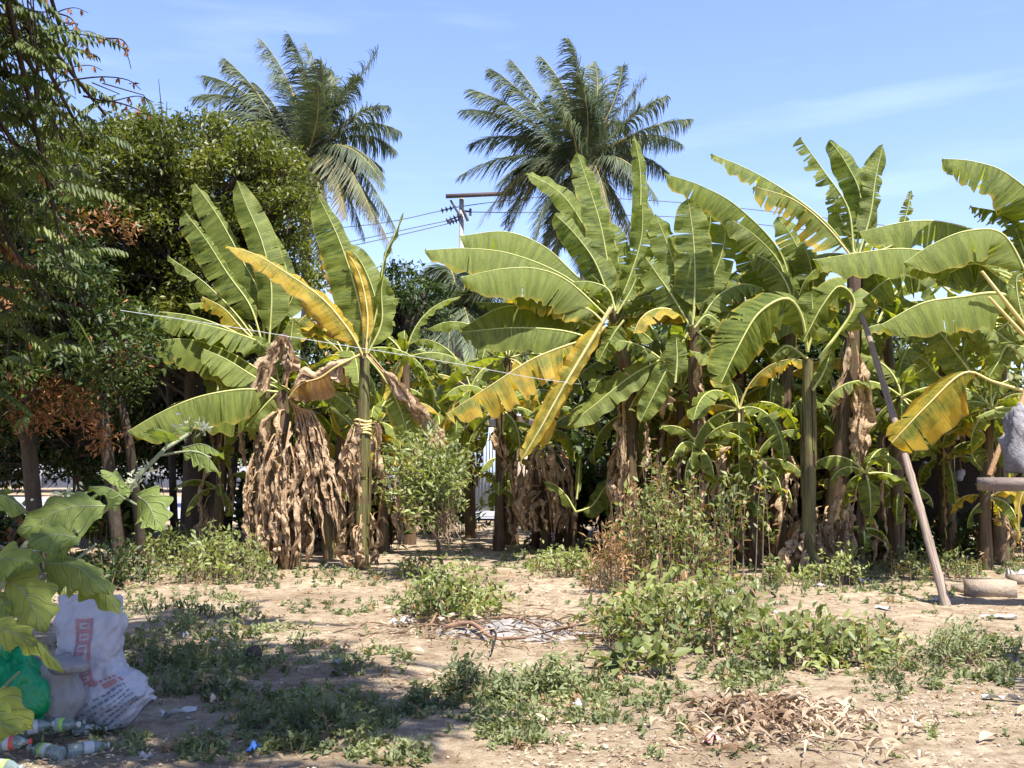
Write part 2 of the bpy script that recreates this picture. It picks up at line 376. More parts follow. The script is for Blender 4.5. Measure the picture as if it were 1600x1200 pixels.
def crumple(mb, ctrl, W, rr=None, nseg=30, mats=(0, 1), amp=1., ribr=.012):
    """dry leaf: narrow, rolled and crinkled strips round a rib"""
    r = rr or rnd; P, L = curve(ctrl, nseg); v = r.random(); o = r.random() * 99
    for k in range(r.choice((3, 4, 5))):
        V = []; uv = []; NC = 5; base = r.random() * 6.3; tw = r.uniform(-2.5, 2.5); s0 = r.uniform(0, .35); s1 = r.uniform(.75, 1.)
        for i in range(nseg + 1):
            t = i / nseg; T = (P[min(i + 1, nseg)] - P[max(i - 1, 0)]).normalized()
            a = T.cross(Vector((.3, .8, .2))).normalized(); b = T.cross(a)
            act = max(0, min(1, (t - s0) / .12)) * max(.05, min(1, (1 - t) / .2))
            for c in range(NC):
                s = c / (NC - 1); th = base + tw * t + 1.9 * s * (1 + .6 * noise.noise(Vector((t * 6, k, o))))
                w = W * .8 * act * s * (.3 + 1.5 * abs(noise.noise(Vector((t * L * 3 + c, k * 3, o)))))
                q = P[i] + (a * math.cos(th) + b * math.sin(th)) * w
                q += Vector((noise.noise(Vector((t * L * 6, s * 4, o))), noise.noise(Vector((t * L * 6, s * 4, o + 9))), noise.noise(Vector((t * L * 6, s * 4, o + 19))))) * .10 * amp * s * act
                V.append(tuple(q)); uv.append((t * L, s))
        mb.add(V, [(i * NC + c, i * NC + c + 1, (i + 1) * NC + c + 1, (i + 1) * NC + c) for i in range(nseg) for c in range(NC - 1)], mats[0], r.random(), 0, uv)
    if ribr: mb.tube(P, [ribr * (1 - .7 * i / nseg) for i in range(nseg + 1)], 5, mats[1], v)

def pleaf(root, pts, Y, W, phi=30, fold=45, rot=0, tear=.42, pet=.12, age=0., dY=0., kind='leaf', label=None, **k):
    """a leaf given by where its midrib runs; Y depth at its base, dY how much nearer (-) or farther its tip stands"""
    if fold >= 56 and phi <= 16: W *= 1.22; phi += 9
    else: W *= .9
    tear *= rnd.uniform(.6, 1.6)
    n = len(pts); ctrl = [at(x, y, Y + dY * i / (n - 1)) for i, (x, y) in enumerate(pts)]
    mb = MB()
    if kind == 'dead':
        crumple(mb, ctrl, ms(W, Y), **k); o = mb.build('dead_leaf', [M['dead'], M['midrib_b']], root, True)
    else:
        blade(mb, ctrl, ms(W, Y), phi, fold, rot, tear, pet, age, nseg=46 if tear > .3 else 32, **k)
        o = mb.build('leaf', [M['banana'], M['midrib_y' if age > .3 else 'midrib']], root, True)
    if label: o['label'] = label
    return o
def trunk(root, pts, r0, r1, name='stem', m='bstem'):
    P, L = curve(pts, 14); mb = MB(); o = rnd.random() * 50
    mb.tube(P, [r0 + (r1 - r0) * (i / 14) + .018 * noise.noise(Vector((i * .9, o, 1))) for i in range(15)], 14, 0, rnd.random())
    # old sheaths: raised strips wrapping the stem
    for k in range(5):
        a = rnd.randrange(0, 9); n_ = rnd.randrange(3, 6); V = []; uv = []; th0 = rnd.random() * 6.3
        for i in range(a, min(15, a + n_ + 1)):
            rr_ = (r0 + (r1 - r0) * i / 14) * 1.05 + .008 + .006 * (i - a)
            for c in range(5):
                th = th0 + c * .32 * (1 - .12 * (i - a)); V.append(tuple(P[i] + Vector((math.cos(th), math.sin(th), 0)) * rr_)); uv.append((i * .3, c * .1 + k))
        rows = len(V) // 5
        mb.add(V, [(i * 5 + c, i * 5 + c + 1, (i + 1) * 5 + c + 1, (i + 1) * 5 + c) for i in range(rows - 1) for c in range(4)], 0, rnd.random(), 0, uv)
    return mb.build(name, M[m], root, True)
def skirt(root, x, y, z0, z1, rad, n, W=.10, r0=.12, seed=1):
    """dry leaves hanging down round a stem"""
    r = random.Random(seed)
    for k in range(n):
        th = r.random() * 6.3 if r.random() < .82 else r.uniform(-2.4, -.7); zt = z1 - r.random() ** 1.5 * (z1 - z0) * .75; zb = max(z0 + .02, zt - r.uniform(.5, 2.0))
        d = Vector((math.cos(th), math.sin(th), 0)); q = Vector((x, y, 0)) + d * r0; e = d * rad * r.uniform(.4, 1.) * (1.5 if r.random() < .15 else 1)
        pts = [q + Vector((0, 0, zt)), q + e * .6 + Vector((0, 0, zt - .06)), q + e + Vector((r.uniform(-.1, .1), 0, zt - (zt - zb) * .45)), q + e * .85 + Vector((r.uniform(-.12, .12), r.uniform(-.1, .1), zb))]
        mb = MB(); crumple(mb, pts, W * r.uniform(.35, 1.8), rr=r, amp=r.uniform(.5, 1.5)); mb.build('dead_leaf', [M['dead'], M['midrib_b']], root, True)
def plant_at(name, base_px, Y, label, group='banana plants in the grove', cat='banana plant', z=None):
    p = at(base_px[0], base_px[1], Y); p.z = gz(p.x, p.y) - .03
    return thing(name, p, label, cat, group), p
def auto_leaves(root, crown, n, L, W, seed, el=(20, 75), az=None, age=0.1, tear=.3, drp=(60, 120)):
    r = random.Random(seed); a0 = r.random() * 6.3
    for k in range(n):
        a = a0 + k * 2.39996 + r.uniform(-.3, .3) if az is None else R(az[k % len(az)] + r.uniform(-12, 12))
        e0 = R(el[1] - (el[1] - el[0]) * (k / max(1, n - 1)) + r.uniform(-8, 8)); dr = R(r.uniform(*drp)); LL = L * r.uniform(.75, 1.1)
        p = Vector(crown); pts = [p.copy()]
        for i in range(6):
            t = (i + 1) / 6; e = e0 - dr * t ** 1.4; p = p + Vector((math.cos(a) * math.cos(e), math.sin(a) * math.cos(e), math.sin(e))) * LL / 6; pts.append(p.copy())
        mb = MB(); g_ = age + (r.random() ** 7) * .8
        blade(mb, pts, W * r.uniform(.8, 1.15), 0 if e0 < R(60) else 25, r.uniform(25, 65), r.uniform(-25, 25), tear * r.uniform(.2, 1.6), r.uniform(.1, .2), g_, nseg=26, rr=r)
        mb.build('leaf', [M['banana'], M['midrib_y' if g_ > .35 else 'midrib']], root, True)

# --- the skirted plant, left of the path ---
A, pa = plant_at('banana_plant', (450, 885), 17.0, 'banana plant wearing a thick skirt of tan dead leaves round its stem')
trunk(A, [pa, at(448, 760, 17), at(438, 612, 17)], .20, .12)
trunk(A, [at(515, 872, 17.1), at(503, 770, 17), at(470, 650, 17)], .11, .08)
trunk(A, [at(412, 870, 17.2), at(408, 780, 17.2), at(405, 690, 17.2)], .13, .10)
pleaf(A, [(434, 612), (380, 608), (310, 620), (250, 645), (200, 674)], 16.9, 44, 4, 76, pet=.06, dY=-.8, tear=.12, age=.12)
pleaf(A, [(430, 622), (370, 622), (302, 634)], 17.3, 50, 12, 70, pet=.06, age=.05, tear=.2)
pleaf(A, [(435, 607), (400, 590), (355, 562), (318, 545)], 17.6, 42, 25, 40, tear=.1)
pleaf(A, [(432, 615), (408, 640), (384, 668)], 16.8, 28, 50, 35)
pleaf(A, [(440, 600), (450, 560), (458, 498)], 17.2, 20, 70, 25)
pleaf(A, [(436, 600), (425, 560), (400, 530)], 17.2, 20, 70, 25)
for i, (pts, W) in enumerate([([(446, 606), (456, 560), (450, 530), (432, 545), (412, 600), (384, 650)], 20), ([(446, 606), (458, 555), (440, 528), (418, 560), (395, 610)], 18),
        ([(448, 606), (450, 545), (440, 530), (405, 590), (388, 655)], 16), ([(448, 540), (450, 560), (444, 600)], 18)]):
    pleaf(A, pts, 16.8, W, kind='dead')
skirt(A, pa.x, pa.y, 0, at(440, 640, 17).z, .31, 60, .07, .15, 5)
skirt(A, at(408, 800, 17).x, 17.0, 0, at(410, 690, 17).z, .2, 20, .06, .10, 6)
for i in range(7):
    x = 458 + i * 9; pleaf(A, [(450 + i * 3, 620 + 4 * i), (462 + i * 5, 650), (478 + i * 7, 740), (492 + i * 8, 800 + (i % 3) * 25)], 16.8, 9, kind='dead')

# --- yellowing plant with the bound stem ---
B, pb = plant_at('banana_plant', (565, 885), 17.0, 'tall slim banana plant with one big yellow leaf and dry leaves tied round its stem')
trunk(B, [pb, at(568, 720, 17), at(570, 553, 17)], .125, .09, m='gstem')
pleaf(B, [(569, 560), (548, 520), (505, 468), (450, 428), (400, 398), (353, 384)], 16.9, 28, 42, 30, age=.72, tear=.1, pet=.08, dY=-.6, asym=-.1, label='yellow leaf browning at its tip')
pleaf(B, [(569, 552), (566, 500), (552, 440), (528, 370), (497, 306)], 16.9, 34, 75, 22, rot=10, asym=-.35, age=.12, tear=.1, pet=.04)
pleaf(B, [(572, 552), (574, 490), (562, 430), (541, 392)], 16.8, 11, 70, 20, age=.8, tear=.1)
pleaf(B, [(574, 552), (590, 490), (572, 425), (543, 380)], 17.2, 28, 70, 25, tear=.1)
pleaf(B, [(572, 552), (590, 480), (600, 405), (616, 368), (630, 332)], 17.0, 8, 60, 70, tear=0, pet=.3)
pleaf(B, [(575, 552), (596, 505), (596, 455), (600, 430)], 16.9, 24, 60, 30, rot=-25, tear=.2)
pleaf(B, [(566, 548), (540, 515), (500, 480), (466, 440)], 17.5, 30, 40, 40, age=.86, tear=.6)
pleaf(B, [(566, 553), (540, 470), (520, 420), (500, 395)], 17.7, 26, 40, 40, age=.95, tear=.9)
pleaf(B, [(572, 556), (596, 585), (618, 622), (632, 660), (645, 704)], 16.8, 26, 65, 18, age=.28, pet=.42, tear=.3)
pleaf(B, [(578, 553), (618, 600), (655, 645), (668, 660), (688, 715)], 16.7, 20, kind='dead')
pleaf(B, [(572, 553), (615, 600), (645, 640), (672, 670), (700, 700)], 16.8, 22, kind='dead')
pleaf(B, [(562, 553), (520, 575), (492, 590), (470, 585), (455, 618)], 16.7, 34, kind='dead', label='folded pale dead leaf lump')
pleaf(B, [(562, 554), (525, 573), (500, 590), (470, 600), (450, 622)], 16.5, 40, 55, 55, age=1.15, pet=.4, tear=.15)
pleaf(B, [(520, 640), (545, 660), (560, 690), (575, 720)], 17.6, 22, 45, 25)
pleaf(B, [(455, 600), (500, 605), (540, 630), (568, 660)], 18.0, 26, 45, 25)
skirt(B, pb.x, pb.y, 0, .95, .22, 12, .08, .10, 8)
skirt(B, pb.x, pb.y, 1.0, at(565, 660, 17).z, .2, 7, .09, .10, 9)
mb = MB()
for k in range(5): mb.tube([at(567, 658 + k * 5, 17) + Vector((math.cos(t) * .135, math.sin(t) * .135, .02 * math.sin(t * 2 + k))) for t in np.linspace(0, 6.28, 17)], .022, 6, v=.3)
mb.build('binding', M['midrib_y'], B, True)

# --- back left clump in front of the round tree ---
D1, pd = plant_at('banana_plant', (405, 850), 18.8, 'banana plant with upright green leaves rising against the round leafy tree')
trunk(D1, [pd, at(412, 700, 18.8), at(415, 545, 18.8)], .14, .10)
pleaf(D1, [(412, 545), (392, 480), (356, 428), (320, 372), (287, 330)], 18.6, 27, 45, 35, asym=-.45, pet=.18, tear=.25, age=.12)
pleaf(D1, [(415, 545), (405, 460), (376, 402), (340, 337), (304, 286)], 18.8, 27, 45, 35, asym=-.45, tear=.2, pet=.15)
pleaf(D1, [(420, 545), (424, 450), (410, 380), (386, 322), (370, 282)], 18.6, 32, 65, 25, tear=.2, pet=.1, age=.1)
pleaf(D1, [(425, 545), (432, 460), (418, 400), (395, 330)], 19, 26, 65, 25)
pleaf(D1, [(425, 545), (450, 450), (437, 392), (414, 354)], 18.9, 15, 65, 30)
pleaf(D1, [(410, 548), (370, 492), (320, 442), (262, 400)], 18.6, 20, 30, 50)
pleaf(D1, [(415, 552), (370, 520), (300, 494), (212, 484)], 18.2, 34, 10, 62)
pleaf(D1, [(420, 552), (400, 532), (340, 512), (285, 500)], 18.0, 42, 30, 30, pet=.05)
pleaf(D1, [(408, 540), (380, 515), (350, 482), (316, 463)], 18.3, 24, 30, 60, age=.62)
pleaf(D1, [(440, 602), (402, 576), (350, 546), (292, 530), (233, 533)], 18.0, 46, 8, 66, age=.1, tear=.12)
pleaf(D1, [(415, 548), (430, 500), (455, 470), (462, 430)], 18.9, 24, 60, 30)
pleaf(D1, [(418, 548), (470, 500), (505, 470)], 19, 24, 50, 40, age=.5)
auto_leaves(D1, at(415, 548, 18.9), 5, 1.7, .26, 3, az=(60, 20, 110, 150))
skirt(D1, pd.x, pd.y, 0, 3.0, .25, 10, .09, .12, 12)

# --- central plant ---
C, pc = plant_at('banana_plant', (985, 868), 18.6, 'central banana plant with four long leaves sweeping left and a drooping yellow leaf')
trunk(C, [pc, at(985, 700, 18.6), at(975, 560, 18.6), at(958, 480, 18.6)], .17, .11)
pleaf(C, [(957, 482), (900, 430), (850, 385), (790, 362), (717, 369)], 18.5, 60, 14, 62, tear=.2, dY=-.5, age=.22)
pleaf(C, [(955, 488), (880, 430), (800, 397), (730, 388), (663, 391)], 18.2, 44, 14, 60, tear=.12, dY=-.6, age=.22)
pleaf(C, [(950, 496), (890, 441), (840, 420), (785, 420), (720, 433)], 17.9, 47, 12, 64, tear=.12, dY=-.6, age=.14)
pleaf(C, [(945, 505), (918, 482), (870, 466), (805, 464)], 17.8, 30, 12, 62, tear=.3, age=.36)
pleaf(C, [(940, 518), (890, 492), (830, 478), (778, 482), (720, 514)], 18.2, 42, 14, 60, tear=.15)
pleaf(C, [(930, 530), (875, 516), (800, 512), (720, 519)], 17.7, 36, 14, 60, tear=.15)
pleaf(C, [(940, 505), (860, 480), (800, 474), (742, 472)], 18.8, 26, 20, 50)
pleaf(C, [(928, 528), (890, 538), (830, 562), (770, 600), (697, 647)], 17.4, 46, 14, 60, tear=.55, age=.66, label='yellow brown leaf with a shredded hanging edge')
pleaf(C, [(955, 480), (925, 530), (880, 605), (845, 668), (814, 720)], 17.2, 20, 60, 20, asym=.3, age=.62, tear=.15, pet=.1, ribr=.04, label='long yellow leaf drooping steeply')
pleaf(C, [(945, 510), (905, 560), (880, 610), (862, 650), (850, 700)], 17.5, 26, 60, 30, asym=.4, age=.8, tear=.5, pet=.15, ribr=.03)
pleaf(C, [(957, 480), (951, 420), (938, 350), (918, 285), (902, 238)], 18.3, 34, 72, 20, rot=25, tear=.2, pet=.08, age=.1)
pleaf(C, [(957, 482), (930, 410), (895, 362), (866, 334)], 18.2, 34, 55, 30, rot=-20, tear=.15, age=.1)
pleaf(C, [(955, 478), (925, 380), (890, 318), (860, 290), (822, 271)], 18.8, 25, 60, 20, tear=.2)
pleaf(C, [(962, 482), (988, 400), (1000, 330), (1000, 265), (991, 212)], 18.5, 17, 60, 35, tear=.2, pet=.35)
pleaf(C, [(964, 484), (985, 430), (1002, 372), (1004, 318)], 18.3, 32, 60, 30, rot=-20)
pleaf(C, [(961, 482), (967, 425), (960, 375), (946, 345)], 18.6, 30, 70, 20)
pleaf(C, [(962, 486), (950, 452), (920, 440), (892, 441)], 17.9, 24, 14, 60)
pleaf(C, [(964, 490), (985, 455), (997, 430), (1005, 440)], 18, 16, 50, 30)
pleaf(C, [(975, 500), (960, 520), (945, 545), (935, 565)], 17.8, 26, 50, 40, age=.3)
pleaf(C, [(1040, 566), (1010, 545), (985, 535), (950, 530)], 17.8, 30, 30, 30)
pleaf(C, [(1035, 560), (985, 588), (930, 632), (886, 666)], 17.9, 30, 48, 15, tear=.1)
pleaf(C, [(1075, 520), (1048, 566), (1020, 620), (1000, 660)], 17.2, 26, 60, 25, tear=.15)
pleaf(C, [(1055, 598), (1058, 560), (1056, 522)], 17.1, 24, 80, 20, tear=.5)
auto_leaves(C, at(965, 485, 18.8), 8, 2.3, .3, 21, az=(40, 80, 130, 10, 160))
skirt(C, at(985, 700, 18.6).x, 18.6, 0, 2.9, .3, 14, .07, .14, 14)

# thin stalks under the central plant
C2, pc2 = plant_at('banana_plant', (845, 850), 20.5, 'short banana plant with a dry skirt beneath the drooping yellow leaf')
for x in (836, 852, 872, 886): trunk(C2, [at(x, 858, 20.5 + (x % 3) * .3), at(x + 4, 800, 20.5), at(x + 3, 720, 20.5)], .085, .06)
skirt(C2, at(850, 700, 20.5).x, 20.4, .35, at(850, 690, 20.5).z, .45, 44, .065, .1, 15)
auto_leaves(C2, at(850, 680, 20.6), 6, 1.8, .26, 31, az=(60, 100, 20, 140), age=.3)
C3, pc3 = plant_at('banana_plant', (897, 862), 19.4, 'young banana sucker with a thin stalk and three small green leaves')
trunk(C3, [pc3, at(897, 820, 19.4), at(902, 745, 19.4)], .035, .015)
pleaf(C3, [(900, 800), (885, 775), (868, 758), (848, 752)], 19.3, 13, 30, 45, tear=.1)
pleaf(C3, [(900, 800), (925, 790), (945, 762), (962, 745)], 19.3, 22, 50, 35, tear=.1)
pleaf(C3, [(901, 780), (904, 750), (906, 715)], 19.3, 8, 60, 50, tear=0)

# --- bright upright plant right of centre ---
D, pdd = plant_at('banana_plant', (1095, 880), 18.0, 'banana plant with a cluster of bright upright leaves right of the central one')
trunk(D, [pdd, at(1090, 700, 18), at(1084, 505, 18)], .17, .11)
pleaf(D, [(1082, 508), (1086, 440), (1083, 370), (1075, 310)], 17.8, 38, 82, 14, tear=.15, pet=.15, age=.12)
pleaf(D, [(1080, 508), (1066, 450), (1046, 390), (1024, 334)], 18, 34, 70, 25, rot=15, tear=.2)
pleaf(D, [(1078, 510), (1052, 465), (1008, 402)], 17.9, 36, 60, 25, rot=-10)
pleaf(D, [(1088, 508), (1108, 450), (1128, 395), (1138, 338)], 18.2, 28, 70, 30, rot=-15)
pleaf(D, [(1090, 508), (1120, 464), (1158, 444), (1192, 450)], 17.8, 34, 20, 58)
pleaf(D, [(1085, 512), (1105, 492), (1130, 508)], 17.4, 26, 40, 35)
pleaf(D, [(1090, 520), (1130, 496), (1190, 478), (1262, 492)], 17.9, 48, 14, 62, tear=.2)
pleaf(D, [(1085, 520), (1060, 470), (1062, 430), (1040, 420)], 18.4, 30, 60, 30)
pleaf(D, [(1088, 515), (1110, 540), (1120, 570)], 17.5, 26, 50, 40)
pleaf(D, [(1085, 512), (1095, 420), (1110, 350), (1105, 318)], 18.6, 34, 70, 20)
auto_leaves(D, at(1085, 510, 18.2), 8, 2.2, .3, 41, az=(30, 75, 120, 160, -20, 200))
pleaf(D, [(1090, 560), (1092, 600), (1100, 680), (1094, 720)], 17.6, 16, kind='dead')
pleaf(D, [(1045, 600), (1040, 630), (1036, 655)], 17.6, 16, kind='dead')
pleaf(D, [(1160, 620), (1145, 680), (1147, 735)], 18.2, 42, 70, 22, age=.45, label='dull olive leaf hanging in shade with a yellow tip')
skirt(D, pdd.x, 18, .1, 2.4, .3, 10, .07, .14, 16)

D2, pd2 = plant_at('banana_plant', (1215, 880), 18.8, 'tall banana plant whose long green leaves arch left above the bright upright cluster')
trunk(D2, [pd2, at(1220, 700, 18.8), at(1236, 500, 18.8)], .17, .11)
pleaf(D2, [(1238, 500), (1222, 400), (1155, 325), (1095, 290), (1038, 271)], 18.3, 50, 32, 46, rot=-12, tear=.12, age=.18, dY=-.4)
pleaf(D2, [(1238, 505), (1222, 420), (1182, 370), (1130, 335)], 18.1, 44, 45, 35)
pleaf(D2, [(1240, 505), (1262, 430), (1240, 375), (1215, 338)], 18.3, 36, 60, 25)
pleaf(D2, [(1240, 505), (1232, 450), (1205, 410), (1168, 395)], 17.8, 34, 50, 40)
pleaf(D2, [(1242, 505), (1268, 470), (1268, 420), (1255, 380)], 18.2, 36, 60, 30)
pleaf(D2, [(1238, 505), (1190, 430), (1160, 370), (1140, 345)], 18.8, 36, 55, 30)
auto_leaves(D2, at(1238, 500, 19), 8, 2.3, .3, 51, az=(30, 75, 120, 160, -10))
auto_leaves(D2, at(1238, 500, 18.9), 6, 2.2, .27, 91, az=(70, 200, 110, 20, 160), el=(55, 84), tear=.5)
auto_leaves(D, at(1085, 510, 18.3), 6, 2.2, .27, 92, az=(70, 170, 110, 10, 140), el=(50, 82), tear=.5)
auto_leaves(C, at(965, 485, 18.9), 5, 1.9, .27, 93, az=(70, 170, 110, 10), el=(40, 75), tear=.5)
auto_leaves(D1, at(415, 548, 19), 6, 1.8, .22, 94, az=(70, 190, 110, 10, 150), el=(35, 80), tear=.5)
skirt(D2, pd2.x, 18.8, .1, 2.8, .3, 12, .1, .14, 17)

# --- plant with the clean green stem ---
E, pe = plant_at('banana_plant', (1262, 892), 16.0, 'banana plant with a clean green stem and two leaves arching down over it')
trunk(E, [pe, at(1264, 740, 16), at(1262, 560, 16)], .12, .085, m='gstem')
pleaf(E, [(1262, 550), (1252, 492), (1228, 466), (1185, 490), (1152, 545), (1127, 598)], 15.8, 66, 25, 50, rot=-40, tear=.72, age=.2, pet=.12, ribr=.03, dY=-.6)
pleaf(E, [(1280, 560), (1334, 480), (1313, 447), (1285, 478), (1255, 534)], 15.7, 50, 25, 50, rot=-40, tear=.7, age=.2, pet=.2, ribr=.03)
pleaf(E, [(1262, 550), (1270, 510), (1268, 455)], 15.8, 32, 80, 25, tear=.1)
pleaf(E, [(1270, 610), (1288, 580), (1299, 545)], 15.8, 15, 70, 25, tear=.1)
pleaf(E, [(1262, 560), (1230, 540), (1205, 560)], 15.9, 22, 40, 40)
skirt(E, pe.x, pe.y, 0, .75, .22, 12, .07, .1, 18)

# --- tallest plant, right ---
Fp, pf = plant_at('banana_plant', (1300, 885), 17.4, 'tallest banana plant with wind shredded leaves sticking up into the sky')
trunk(Fp, [pf, at(1312, 740, 17.4), at(1330, 560, 17.4), at(1335, 400, 17.4)], .17, .11)
pleaf(Fp, [(1334, 400), (1288, 345), (1230, 300), (1170, 265), (1111, 240)], 17.4, 34, 35, 50, age=.2, tear=.5, dY=-.4)
pleaf(Fp, [(1334, 405), (1290, 352), (1240, 312), (1178, 291)], 17.1, 52, 25, 58, age=.5, tear=.6, rot=-10)
pleaf(Fp, [(1334, 398), (1325, 325), (1288, 268), (1249, 214)], 17.2, 30, 35, 50, tear=1., age=.05)
pleaf(Fp, [(1338, 398), (1345, 310), (1322, 255), (1296, 219)], 17.5, 32, 50, 35, rot=-20, tear=.05)
pleaf(Fp, [(1342, 398), (1360, 335), (1368, 280), (1380, 224)], 17.4, 24, 62, 30, rot=20, tear=.3)
pleaf(Fp, [(1345, 400), (1358, 350), (1350, 300), (1365, 240)], 17.6, 18, 62, 30, tear=.4)
pleaf(Fp, [(1345, 400), (1398, 380), (1416, 335), (1424, 297)], 17.6, 16, 60, 40, tear=.9, age=.3)
pleaf(Fp, [(1338, 400), (1310, 330), (1300, 300)], 17.3, 24, 60, 40)
auto_leaves(Fp, at(1335, 400, 17.8), 6, 2.1, .3, 61, az=(30, 75, 120, 150), el=(-10, 40))
pleaf(Fp, [(1338, 540), (1346, 580), (1350, 640), (1342, 680), (1345, 735)], 17.1, 24, kind='dead')
pleaf(Fp, [(1338, 540), (1343, 590), (1336, 650), (1338, 720)], 17.1, 20, kind='dead')
pleaf(Fp, [(1330, 470), (1322, 560), (1308, 620), (1300, 660)], 17.1, 12, kind='dead')
skirt(Fp, pf.x, 17.4, .1, 1.0, .25, 12, .09, .14, 19)

# --- plant at the right edge ---
Gp, pg = plant_at('banana_plant', (1648, 930), 14.4, 'banana plant at the right edge with long smooth leaves reaching in over the yellow one')
trunk(Gp, [pg, at(1640, 700, 14.4), at(1612, 480, 14.4)], .15, .10)
pleaf(Gp, [(1612, 440), (1545, 372), (1480, 348), (1420, 346), (1340, 363)], 14.6, 44, 12, 60, tear=.12, dY=.3)
pleaf(Gp, [(1612, 450), (1500, 402), (1430, 390), (1380, 390), (1270, 406)], 14.4, 44, 12, 60, tear=.08)
pleaf(Gp, [(1615, 450), (1570, 368), (1515, 360), (1460, 380), (1412, 411)], 14.0, 48, 12, 60, tear=.08, age=.1)
pleaf(Gp, [(1612, 480), (1560, 458), (1500, 464), (1440, 474), (1376, 508)], 13.9, 50, 12, 60, tear=.08, age=.1, ribr=.03)
pleaf(Gp, [(1612, 470), (1570, 440), (1522, 412), (1462, 438)], 14.3, 38, 14, 60)
pleaf(Gp, [(1490, 460), (1440, 425), (1390, 435), (1347, 468)], 15.4, 38, 14, 58)
pleaf(Gp, [(1625, 460), (1625, 330), (1575, 272), (1520, 252), (1472, 248)], 14.2, 50, 14, 58, tear=.12, age=.14, rot=-10)
pleaf(Gp, [(1625, 460), (1612, 370), (1570, 335), (1515, 322)], 14.5, 40, 20, 50, tear=.85)
pleaf(Gp, [(1620, 460), (1600, 390), (1580, 340), (1562, 310)], 14.5, 36, 50, 40, tear=.7)
pleaf(Gp, [(1640, 622), (1555, 597), (1507, 582), (1450, 632), (1393, 692)], 13.8, 58, 14, 58, rot=-25, age=.66, tear=.45, pet=.38, ribr=.026, label='yellow orange leaf with a ragged lower edge')
pleaf(Gp, [(1640, 540), (1590, 540), (1545, 512), (1508, 508)], 14.8, 44, 40, 30)
pleaf(Gp, [(1530, 600), (1500, 560), (1462, 515), (1420, 512)], 15.2, 48, 45, 30)
pleaf(Gp, [(1510, 620), (1470, 590), (1440, 560), (1425, 565)], 15.4, 30, 45, 35)
pleaf(Gp, [(1640, 560), (1600, 500), (1588, 440), (1600, 425)], 13.8, 18, 60, 30)
pleaf(Gp, [(1640, 680), (1590, 640), (1555, 640), (1525, 652)], 14.2, 26, 20, 45)
pleaf(Gp, [(1600, 560), (1575, 540), (1560, 565), (1545, 590)], 14.0, 24, 50, 30)
pleaf(Gp, [(1600, 480), (1550, 520), (1500, 510)], 15.2, 40, 40, 40)
pleaf(Gp, [(1625, 480), (1660, 700), (1598, 770), (1592, 850)], 13.6, 12, 60, 30, age=.7)
mb = MB(); mb.tube([at(1640, 560, 13.9), at(1600, 508, 13.8), at(1534, 424, 13.7)], [.035, .03, .02], 8); mb.build('petiole', M['midrib_y'], Gp, True)
mb = MB(); mb.tube([at(1640, 560, 13.9), at(1600, 524, 13.7), at(1545, 464, 13.6)], [.03, .026, .018], 8); mb.build('petiole', M['midrib_y'], Gp, True)
mb = MB(); mb.tube(curve([at(1625, 500, 13.6), at(1600, 620, 13.5), at(1570, 680, 13.4), at(1546, 742, 13.4)], 10)[0], .035, 8); mb.build('petiole', M['midrib_b'], Gp, True)
auto_leaves(Gp, at(1620, 470, 14.8), 5, 2.2, .3, 71, az=(60, 120, 100))

# --- plants behind, filling the grove ---
fill = [((640, 850), 22.5, 560, 'slender banana plant behind the sapling with one leaf edge on', 7, 1.9, .22),
        ((735, 850), 24.5, 610, 'distant banana plant above the pale metal sheet', 8, 2.2, .26),
        ((800, 850), 22.5, 560, 'dark green banana plant behind the four sweeping leaves', 9, 2.2, .28),
        ((530, 850), 19.8, 560, 'banana plant in shade between the skirted plant and the bound stem', 9, 2.0, .26),
        ((335, 850), 20.5, 640, 'low banana plant in the shade under the round tree', 7, 1.7, .24),
        ((1030, 850), 20.5, 560, 'banana plant in deep shade behind the dry brown thicket', 10, 2.3, .3),
        ((1145, 860), 20.2, 470, 'banana plant hidden behind the bright upright cluster', 10, 2.4, .3),
        ((1160, 870), 17.6, 640, 'small shaded banana plant with dangling dead leaves', 8, 1.8, .26),
        ((1390, 860), 19.5, 480, 'banana plant just behind the leaning bamboo prop', 10, 2.4, .3),
        ((1480, 850), 18.2, 520, 'banana plant in front of the dark shed opening', 9, 2.2, .3),
        ((1400, 870), 17.2, 620, 'stunted banana plant with dark leaves beside the bamboo prop', 7, 1.5, .24),
        ((1560, 840), 17.5, 480, 'banana plant under the shed eaves near the right edge', 8, 2.3, .3),
        ((1215, 870), 19.6, 600, 'dark banana plant behind the clean green stem', 9, 2.0, .28)]
fill += [((1100, 870), 17.2, 700, 'knee high banana sucker in the dark under the bright cluster', 7, 1.1, .18), ((1185, 870), 17.2, 720, 'small banana sucker left of the clean green stem', 6, 1.1, .18),
         ((1345, 870), 16.6, 740, 'small banana sucker between the clean stem and the bamboo prop', 6, 1.0, .17), ((985, 860), 19.8, 640, 'mid height banana plant in shade right of the drooping yellow leaf', 10, 1.8, .26),
         ((1070, 860), 19.0, 610, 'mid height banana plant filling the shade under the upright leaves', 10, 1.8, .26), ((1300, 860), 19.4, 640, 'mid height banana plant behind the tallest one', 10, 1.8, .26),
         ((1540, 860), 16.8, 640, 'dark leaved banana plant above the plank table', 8, 1.5, .24),
         ((480, 850), 20.5, 640, 'low banana plant directly behind the dead leaf skirt', 9, 1.6, .24), ((600, 850), 20.0, 660, 'low banana plant right of the bound stem', 8, 1.4, .2),
         ((780, 850), 20.8, 640, 'low banana plant left of the short dry skirted one', 8, 1.5, .22), ((690, 850), 25.5, 640, 'far low banana plant in the gap behind the sapling', 9, 1.8, .26)]
